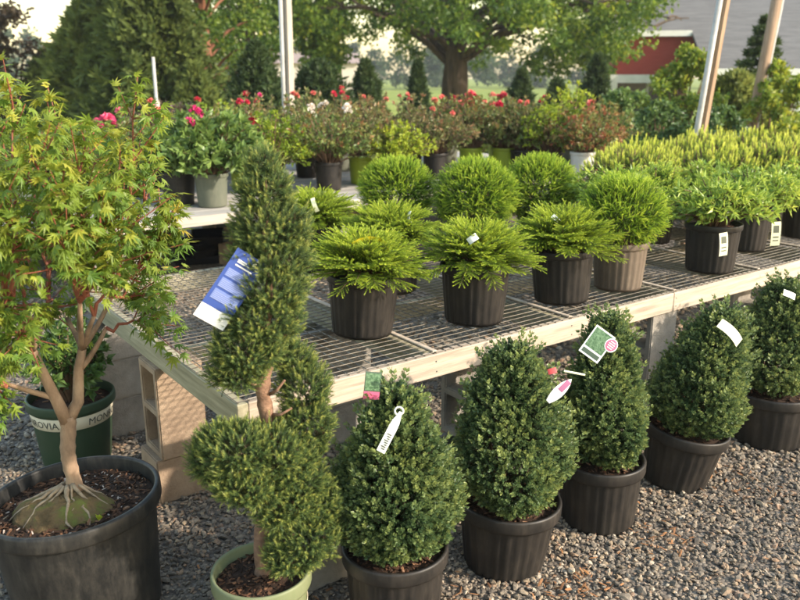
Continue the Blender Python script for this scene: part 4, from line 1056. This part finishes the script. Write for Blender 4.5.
# ------------------------------------------------------------------ trees
def leafcloud(mb,centers,radii,per,L,W,seed,tone=.4,tv=.16,droop=.3,flat_=.75):
    r=np.random.default_rng(seed); C=np.repeat(np.array(centers),per,axis=0); Rr=np.repeat(np.array(radii),per); n=len(C)
    ct=np.repeat(r.normal(0,tv*.7,len(centers)),per)
    d=unit(r.normal(size=(n,3)))*(r.random(n)**.45)[:,None]; P=C+d*Rr[:,None]*np.array([1,1,flat_])
    D=unit(r.normal(size=(n,3))+np.array([0,0,-droop])); mb.inst(leaf(L,W,.2,.15,.5),frames(D),P,r.uniform(.7,1.3,n),np.clip(tone+ct+tv*r.normal(size=n),0,1))
# the big spreading tree
TX,TY=1.87,29.0; tz=gz(TY)
t=thing('spreading_tree','big spreading tree with a thick fluted trunk, its limbs arching over the field','tree',(TX,TY,tz))
mb=MB(); seg=20; V=[]; hs=[(0,.72),(.25,.58),(.7,.50),(1.3,.46),(2.0,.43),(2.6,.43),(3.2,.38),(4.5,.31),(6.5,.18),(9,.05)]
for z,rd in hs:
    for j in range(seg):
        a=j*2*PI/seg; q=rd*(1+.13*math.sin(5*a+z*.5)+.07*math.sin(9*a)); V.append([q*math.cos(a)+.05*z*.3,q*math.sin(a),z])
f=[]
for i in range(len(hs)-1):
    for j in range(seg): k=(j+1)%seg; f.append((i*seg+j,i*seg+k,(i+1)*seg+k,(i+1)*seg+j))
mb.add(V,f); mb.build('trunk',G['treebark'],t,smooth=True)
ro=np.random.default_rng(8); lm=MB(); cen=[];rad=[]
limbsT=[]
for i in range(20):
    a=i*2.399+.4; 
    if i<12: h0=3.0+.12*i; L=ro.uniform(6.0,8.5); rise=ro.uniform(1.2,2.6); fall=ro.uniform(.6,1.8)
    else: h0=4.0+.35*(i-12); L=ro.uniform(4,6.5); rise=ro.uniform(2.5,5); fall=ro.uniform(-.5,.8)
    limbsT.append((a,h0,L,rise,fall))
limbsT+=[(PI*1.05,3.0,5.2,1.9,.6),(-.1,3.1,6.4,1.7,1.0),(PI*.95,3.2,5.6,2.6,2.6),(-.3,3.2,6.6,2.0,2.2),(-1.2,3.2,5.0,2.0,1.2)]
for a,h0,L,rise,fall in limbsT:
    d=np.array([math.cos(a),math.sin(a),0]); p0=np.array([0,0,h0]); p1=p0+d*L*.55+[0,0,rise*1.5]; p2=p0+d*L+[0,0,rise-fall*.4]
    c=curve(p0,p1,p2,10); c[1:-1]+=ro.normal(0,.09,(8,3)); tube(lm,c,np.linspace(.12,.025,10),6)
    for k in range(9):
        j=3+int(k*6.9/9); s=c[min(j,9)]; dd=unit(c[min(j+1,9)]-c[j-1]); sd_=unit(np.cross(dd,[0,0,1]))*(1 if k%2 else -1)
        e=s+(sd_*ro.uniform(.6,1.3)+dd*ro.uniform(.3,1.1)+[0,0,ro.uniform(-.1,.8)])*ro.uniform(.7,1.3)
        tube(lm,curve(s,(s+e)/2+[0,0,.2],e,4),np.linspace(.05,.014,4),4,cap=False)
        cen.append(e); rad.append(ro.uniform(.4,.8))
        if ro.random()<.45: cen.append(e+[ro.normal(0,.5),ro.normal(0,.5),ro.uniform(.4,1.2)]); rad.append(ro.uniform(.5,.9))
    for k in range(4):     # drooping ends
        e=c[9]+[ro.normal(0,.5),ro.normal(0,.5),-.35*k+ro.normal(0,.15)]; cen.append(e); rad.append(ro.uniform(.35,.6))
for k in range(150):
    a=ro.uniform(0,2*PI); rr=ro.uniform(2.2,8.2); z=3.9+.95*ro.random()**1.0+.9*math.sin(rr*1.1+3*a)*.5
    if abs(((a+PI)%(2*PI))-PI)<.7 and rr>5.6: continue
    xx=rr*math.cos(a)
    if z<5.0 and rr*math.sin(a)<3 and (-3.9<xx<-2.1 or -5.8<xx<-4.7): continue
    cen.append(np.array([rr*math.cos(a),rr*math.sin(a),z+.2])); rad.append(ro.uniform(.45,.85))
for k in range(46):
    cen.append(np.array([-4.35+ro.normal(0,.3),ro.normal(-1,1.2),ro.uniform(2.9,4.6)])); rad.append(ro.uniform(.3,.55))
    cen.append(np.array([4.6+ro.normal(0,1.0),ro.normal(-1,1.6),ro.uniform(2.9,4.6)])); rad.append(ro.uniform(.3,.55))
kp=[i for i,c in enumerate(cen) if not (c[0]>5.3 and c[1]<4.5 and c[2]<4.9)]
cen=[cen[i] for i in kp]; rad=[rad[i] for i in kp]
lm.build('limb',G['treebark'],t)
mb=MB(); leafcloud(mb,cen,rad,100,.16,.10,9,.46,.17,.5,.62); mb.build('crown',G['oak'],t)
def broad(name,label,px,Y,topz,R,kind,seed,trunkr=.2,bark='treebark',base=1.0,ncl=70,per=130,L=.16,tone=.4,group=None):
    q=at(px,90,Y); z0=gz(Y); t=thing(name,label,'tree',(q[0],Y,z0),0,group); r=np.random.default_rng(seed); H=topz-z0
    mb=MB(); tube(mb,[[0,0,0],[.05,0,H*.3],[-.05,.05,H*.6],[0,0,H*.92]],[trunkr*1.25,trunkr,trunkr*.6,.03],10); mb.build('trunk',G[bark],t,smooth=True)
    lm=MB(); cen=[];rad=[]
    for i in range(ncl):
        u=r.random(); a=r.uniform(0,2*PI); z=base+(H-base)*u; rr=R*math.sin(PI*min(1,.22+.78*u))**.7*r.uniform(.25,1)
        e=np.array([rr*math.cos(a),rr*math.sin(a),z]); cen.append(e); rad.append(R*r.uniform(.16,.30))
        if i%2==0: s=np.array([0,0,max(base*.6,z-rr*.7)]); tube(lm,curve(s,(s+e)/2+[0,0,.15*R],e,5),np.linspace(trunkr*.3,.015,5),4,cap=False)
    lm.build('limb',G[bark],t)
    mb=MB(); leafcloud(mb,cen,rad,per,L,L*.6,seed,tone); mb.build('crown',G[kind],t); return t
broad('deciduous_tree','green leafy tree with a reddish trunk between the left evergreens and the grey post',205,22,8.5,2.3,'oak',31,.2,'redbark',1.2,90,140,.15,.42)
broad('copper_tree','brownish copper leaved tree at the far left border',-16,21,4.6,1.5,'copper',32,.2,'treebark',.6,60,130,.14,.45)
broad('deciduous_tree','airy green tree reaching over the grey post from behind',252,27,9.5,2.6,'oak',34,.2,'treebark',2.6,80,110,.15,.45)
def conifer(name,label,px,Y,topz,R,kind,seed,n=2600,L=.3,W=.07,droop=.15,gap=0.0,group=None,pw=.85,z0=None,low=.03,tone=.45,levels=0):
    q=at(px,90,Y); z0=gz(Y) if z0 is None else z0; t=thing(name,label,'conifer',(q[0],Y,z0),0,group); r=np.random.default_rng(seed); H=topz-z0
    mb=MB(); tube(mb,[[0,0,0],[0,0,H*.5],[0,0,H*.97]],[R*.09+.02,R*.06+.012,.008],8); mb.build('trunk',G['treebark'],t)
    u=r.random(n)**1.25*(1-low)+low; a=r.uniform(0,2*PI,n)
    if levels: 
        lv=np.round(u*levels)/levels; u=np.clip(lv+r.normal(0,.12/levels,n),low,1.0)
        a=(np.round(a/(2*PI)*7)+ (lv*levels)*.37)/7*2*PI+r.normal(0,.13,n)
    env=R*(1-u)**pw*(1+.2*np.sin(4*a+seed+6*u)+.16*np.sin(7*a-13*u)+.14*np.sin(11*a+29*u+seed))*r.uniform(.8,1.12,n)+.02
    q_=np.sqrt(r.random(n))*.75+.27
    rr=env*q_; P=np.stack([rr*np.cos(a),rr*np.sin(a),H*u-droop*rr],1)
    D=unit(np.stack([np.cos(a),np.sin(a),.35-droop+.9*u**3],1)+r.normal(0,.4,(n,3))); P=P-D*L*.4
    sp=join_tpl([leaf(L,W,.1,.1,.4),xf(leaf(L*.7,W*.8,.1,.1,.4),rotx(-.7),[0,0,L*.2]),xf(leaf(L*.7,W*.8,.1,.1,.4),rotx(.7),[0,0,L*.25]),xf(leaf(L*.5,W*.8,.1,.1,.4),rotz(1.5)@rotx(.7),[0,0,L*.4])])
    mb=MB(); mb.inst(sp,frames(D),P,r.uniform(.6,1.15,n),np.clip(tone+.16*r.normal(size=n)+.15*(q_-.8),0,1)); mb.build('crown',G[kind],t); return t
conifer('evergreen_tree','broad feathery evergreen tree, the tallest of the left group',142,19,4.9,1.3,'cedar',41,7500,.42,.13,.1,pw=.6,tone=.5)
conifer('evergreen_tree','dark evergreen tree between the tall feathery one and the copper tree',50,22,2.2,1.2,'cedar',42,6000,.4,.12,.1,pw=.6,tone=.35)
conifer('evergreen_tree','pointed feathery evergreen tree left of the tallest one',92,19.5,3.25,1.3,'cedar',40,7000,.4,.13,.1,pw=.6,tone=.55)
conifer('evergreen_tree','dark evergreen tree right of the tall feathery one, behind the thin stake',158,18,4.4,1.5,'cedar',43,6000,.36,.11,.1,pw=.6,tone=.3)
conifer('evergreen_tree','green evergreen shrub low between the stake and the reddish trunk',196,17,1.9,.8,'cedar',44,2600,.25,.07,.1,pw=.6,tone=.5)
Gc='small dark conifers lined up before the field'
conifer('dark_conifer','dark pointed conifer left of the grey post',257,15,2.25,1.05,'darkcon',45,4200,.2,.05,group=Gc,pw=.75)
conifer('dark_conifer','wide rounded dark conifer right of the grey post',320,16,1.95,1.0,'darkcon',46,4600,.2,.05,group=Gc,pw=.5,tone=.4)
conifer('dark_conifer','narrow dark conifer between the rounded one and the big tree',366,17,1.98,.72,'darkcon',47,3200,.2,.05,group=Gc,pw=.8)
conifer('dark_conifer','slim spire shaped conifer just left of the big tree trunk',418,18,2.0,.5,'darkcon',48,2600,.2,.05,group=Gc,pw=.9)
conifer('dark_conifer','dark conifer right of the big tree trunk beyond the red roses',521,18,1.8,.62,'darkcon',49,2800,.2,.05,group=Gc,pw=.75)
conifer('dark_conifer','dark conifer with a pale tag, middle of the three left of the barn',557,18,1.6,.6,'darkcon',50,2800,.2,.05,group=Gc,pw=.6)
conifer('dark_conifer','tallest dark conifer nearest the white barn post',596,18,2.1,.7,'darkcon',51,3200,.2,.05,group=Gc,pw=.7)
conifer('spruce_tree','sparse open spruce with a long leader in front of the barn roof',757,15,2.65,1.05,'darkcon',52,4200,.2,.05,.12,pw=.85,tone=.6,levels=15)
conifer('evergreen_shrub','dull green bushy conifer in front of the white barn wall',735,13,1.75,.9,'cedar',53,3600,.2,.05,pw=.5,tone=.75)
def bush(name,label,px,Y,topz,R,kind,seed,ncl=60,per=90,L=.08,tone=.5,tier=False):
    q=at(px,90,Y); z0=gz(Y); t=thing(name,label,'shrub',(q[0],Y,z0)); r=np.random.default_rng(seed); H=topz-z0; cen=[];rad=[]; lm=MB()
    for i in range(ncl):
        u=r.random(); a=r.uniform(0,2*PI); z=.1+(H-.1)*u
        if tier: z=np.round(z/(H/5))*(H/5)+r.normal(0,.04)
        rr=R*(1-u**2.2)**.6*math.sqrt(r.random()); e=np.array([rr*math.cos(a),rr*math.sin(a),z]); cen.append(e); rad.append(R*r.uniform(.14,.28)*(.6+.4*(1-u)))
        if i%2==0: tube(lm,curve([0,0,.05],[rr*.3*math.cos(a),rr*.3*math.sin(a),z*.6],e,5),np.linspace(.025,.006,5),4,cap=False)
    lm.build('stem',G['twig'],t); mb=MB(); leafcloud(mb,cen,rad,per,L,L*.55,seed,tone,flat_=.6 if tier else .9); mb.build('foliage',G[kind],t); return t
bush('broadleaf_shrub','tall irregular green shrub in front of the red barn gable, left of the leaning pole',684,13,2.1,.85,'oak',61,90,110,.08,.7,False)
bush('broadleaf_shrub','upright green shrub with a pale tip before the barn windows',626,11.5,1.55,.62,'green',62,70,100,.07,.62)
bush('broadleaf_shrub','glossy green shrub at the right before the white barn wall',776,12,1.85,.9,'oak',63,90,110,.08,.75)
bush('broadleaf_shrub','dark green shrub behind the yellow pines left of the leaning pole',665,10.5,1.4,.6,'green',64,60,100,.06,.4)
bush('broadleaf_shrub','low dark shrub behind the yellow pines right of the leaning pole',725,10,1.3,.7,'green',65,60,100,.06,.35)
bush('broadleaf_shrub','small shrub at the foot of the big tree',475,24,1.0,1.2,'oak',66,60,100,.12,.45)
# ------------------------------------------------------------------ barn
BX,BY=at(705,68,28.0)[0],28.0
g0=gz(30); t=thing('barn','low barn with grey shingle roof, red gable wall, white trim and a white front wall','barn',(BX,BY,g0),math.radians(-9))
def bz_(z): return z-g0
mb=MB()
xl,xr=-2.9,16.0; e0=bz_(1.9); sl_=.44
ridge=6.3
def rz(y): return e0+sl_*y
# roof: main slope with the entrance notch on the left
def slab(x0,x1,y0,y1,th=.12):
    v=[[x,y,rz(y)+k*th] for k in (0,1) for y in (y0,y1) for x in (x0,x1)]
    mb.add(v,[(0,2,3,1),(4,5,7,6),(0,1,5,4),(2,6,7,3),(0,4,6,2),(1,3,7,5)])
slab(-.05,xr,-.35,2.75); slab(xl,xr,2.752,ridge)
v=[[x,y,rz(ridge)-(y-ridge)*sl_+k*.12] for k in (0,1) for y in (ridge+.002,ridge+7) for x in (xl,xr)]
mb.add(v,[(0,2,3,1),(4,5,7,6),(0,1,5,4),(2,6,7,3),(0,4,6,2),(1,3,7,5)])
mb.build('roof',G['shingle'],t)
mb=MB(); box(mb,.1,xr-.2,.0,.2,0,e0-.02); mb.build('front_wall',G['whitepaint'],t)
mb=MB(); box(mb,-.05,xr,-.42,-.36,e0-.22,e0-.02); mb.build('eave_trim',G['whitepaint'],t)
y1=3.05
zt=rz(2.76)-.02; zb=bz_(1.66)
mb=MB(); box(mb,xl+.25,.25,y1,y1+.15,zb,zt); mb.build('gable_wall',G['redwall'],t)
mb=MB(); v=[[.3,.2,e0-.05],[.3,3.04,e0-.05],[.3,3.04,rz(3.04)-.03],[.3,.2,rz(.2)-.03]]; v=v+[[x-.12,y,z] for x,y,z in v]
mb.add(v,[(0,1,2,3),(7,6,5,4),(0,4,5,1),(1,5,6,2),(2,6,7,3),(3,7,4,0)]); mb.build('side_wall',G['redwall'],t)
mb=MB(); box(mb,xl,-.05,2.62,2.74,zt-.06,zt+.14); mb.build('gable_trim',G['whitepaint'],t)
mb=MB(); box(mb,xl+.1,.1,y1-.12,y1-.003,zb-.28,zb+.02); mb.build('beam',G['whitepaint'],t)
mb=MB(); box(mb,xl+.05,xl+.33,y1-.45,y1-.15,0,zb); mb.build('porch_post',G['whitepaint'],t)
wm=MB(); box(wm,xl+.4,.1,y1+.5,y1+.55,.45,zb-.05); wd=wm.build('window',G['glass'],t)
fm=MB()
for x in (xl+1.55,xl+2.1): box(fm,x-.05,x+.05,y1+.42,y1+.49,.45,zb-.06)
box(fm,xl+.4,.1,y1+.4,y1+.49,.36,.448); fm.build('frame',G['whitepaint'],wd)
mb=MB(); box(mb,xl+.3,.1,y1+.56,y1+.7,0,zb-.05); mb.build('rear_wall',G['whitepaint'],t)
for x in (xl+.2,xr-.2):
    mb=MB(); v=[[x,.2 if x>0 else 3.3,0],[x,ridge*2,0],[x,ridge*2,e0-.1],[x,ridge,rz(ridge)-.1],[x,.2 if x>0 else 3.3,(e0-.05) if x>0 else rz(3.3)-.1]]; v=v+[[x+.12*(-1 if x>0 else 1),b,c] for _,b,c in v]
    mb.add(v,[(0,1,2,3,4),(9,8,7,6,5)]+[(i,(i+1)%5,5+(i+1)%5,5+i) for i in range(5)]); mb.build('end_wall',G['redwall'],t)
# far house beyond the field
q=at(306,70,62); t=thing('house','distant beige house with a brown roof, half hidden by the dark conifers','house',(q[0],62,gz(62)),.15)
mb=MB(); box(mb,-3.6,3.6,-2,2,0,2.7-gz(62)*0+.9); mb.build('wall',G['beige'],t)
mb=MB(); v=[[-3.9,-2.3,3.55],[3.9,-2.3,3.55],[3.9,2.3,3.55],[-3.9,2.3,3.55],[-3.9,0,4.3],[3.9,0,4.3]]; mb.add(v,[(0,1,5,4),(2,3,4,5),(0,4,3),(1,2,5),(3,2,1,0)]); mb.build('roof',G['brownroof'],t)
for x in (-1.8,1.6):
    mb=MB(); box(mb,x-.5,x+.5,-2.05,-2.003,1.2,2.5); wn=mb.build('window',G['glass'],t)
# far wood behind the field
mb=MB(); r=np.random.default_rng(77); cen=[];rad=[]; tr=MB()
for i in range(46):
    x=-110+i*4.6+r.normal(0,1.2); y=150+r.uniform(-8,30); H=r.uniform(6,10.5)*(1.15 if x<-8 else .9); z0=gz(y)
    for k in range(22):
        u=r.random(); a=r.uniform(0,2*PI); rr=3.0*math.sin(PI*(.15+.8*u))*math.sqrt(r.random()); cen.append([x+rr*math.cos(a),y+rr*math.sin(a),z0+.6+(H-.6)*u]); rad.append(r.uniform(.8,1.5))
leafcloud(mb,cen,rad,36,.75,.5,78,.45,.18,0,.9)
o=mb.build('far_wood',G['wood_far']); tag(o,'hazy far wood along the edge of the field','wood',kind='stuff')
# ------------------------------------------------------------------ summer haze
mb=MB(); box(mb,-330,330,-12,430,-2.3,16); hz_=mb.build('haze',[],None)
hm=bpy.data.materials.new('haze_air'); hm.use_nodes=True; hn=hm.node_tree; hn.nodes.clear()
ho=hn.nodes.new('ShaderNodeOutputMaterial'); hv=hn.nodes.new('ShaderNodeVolumePrincipled')
hv.inputs['Color'].default_value=(.86,.9,.95,1); hv.inputs['Density'].default_value=.0007; hv.inputs['Anisotropy'].default_value=.2
hn.links.new(hv.outputs[0],ho.inputs['Volume']); hz_.data.materials.append(hm)
tag(hz_,'thin pale summer haze over the field and far wood','haze',kind='stuff')
# ------------------------------------------------------------------ world, sun, camera
SUN_AZ=math.radians(110); SUN_EL=math.radians(27)      # azimuth clockwise from +Y
w=bpy.data.worlds.new('World'); scn.world=w; w.use_nodes=True; nt=w.node_tree
bg=nt.nodes.get('Background') or nt.nodes.new('ShaderNodeBackground')
sky=nt.nodes.new('ShaderNodeTexSky'); sky.sky_type='NISHITA'; sky.sun_disc=False
sky.sun_elevation=SUN_EL; sky.sun_rotation=SUN_AZ; sky.air_density=1.5; sky.dust_density=1.1; sky.ozone_density=1.0
wb=nt.nodes.new('ShaderNodeMix'); wb.data_type='RGBA'; wb.blend_type='MULTIPLY'; wb.inputs[0].default_value=1; wb.inputs[7].default_value=(1,.965,.905,1)
nt.links.new(sky.outputs[0],wb.inputs[6]); nt.links.new(wb.outputs[2],bg.inputs[0]); bg.inputs[1].default_value=.15
sl=bpy.data.lights.new('sun','SUN'); sl.energy=2.75; sl.angle=math.radians(1.2); sl.color=(1,.88,.74)
so=bpy.data.objects.new('sun',sl); COL.objects.link(so)
sd=np.array([math.sin(SUN_AZ)*math.cos(SUN_EL),math.cos(SUN_AZ)*math.cos(SUN_EL),math.sin(SUN_EL)])
import mathutils
so.rotation_euler=mathutils.Vector(sd).to_track_quat('Z','Y').to_euler()
cam=bpy.data.cameras.new('camera'); co=bpy.data.objects.new('camera',cam); COL.objects.link(co)
cam.sensor_width=36; cam.lens=36*F/800; cam.clip_end=2000; cam.clip_start=.05
co.location=(0,0,CH); co.rotation_euler=(PI/2-TH,0,0)
cam.dof.use_dof=True; cam.dof.focus_distance=2.9; cam.dof.aperture_fstop=3.6
scn.camera=co
scn.view_settings.view_transform='Standard'; scn.view_settings.look='None'; scn.view_settings.gamma=1; scn.view_settings.exposure=1.58
scn.cycles.max_bounces=6; scn.cycles.volume_bounces=0; scn.cycles.transmission_bounces=3; scn.cycles.diffuse_bounces=3; scn.cycles.transparent_max_bounces=4
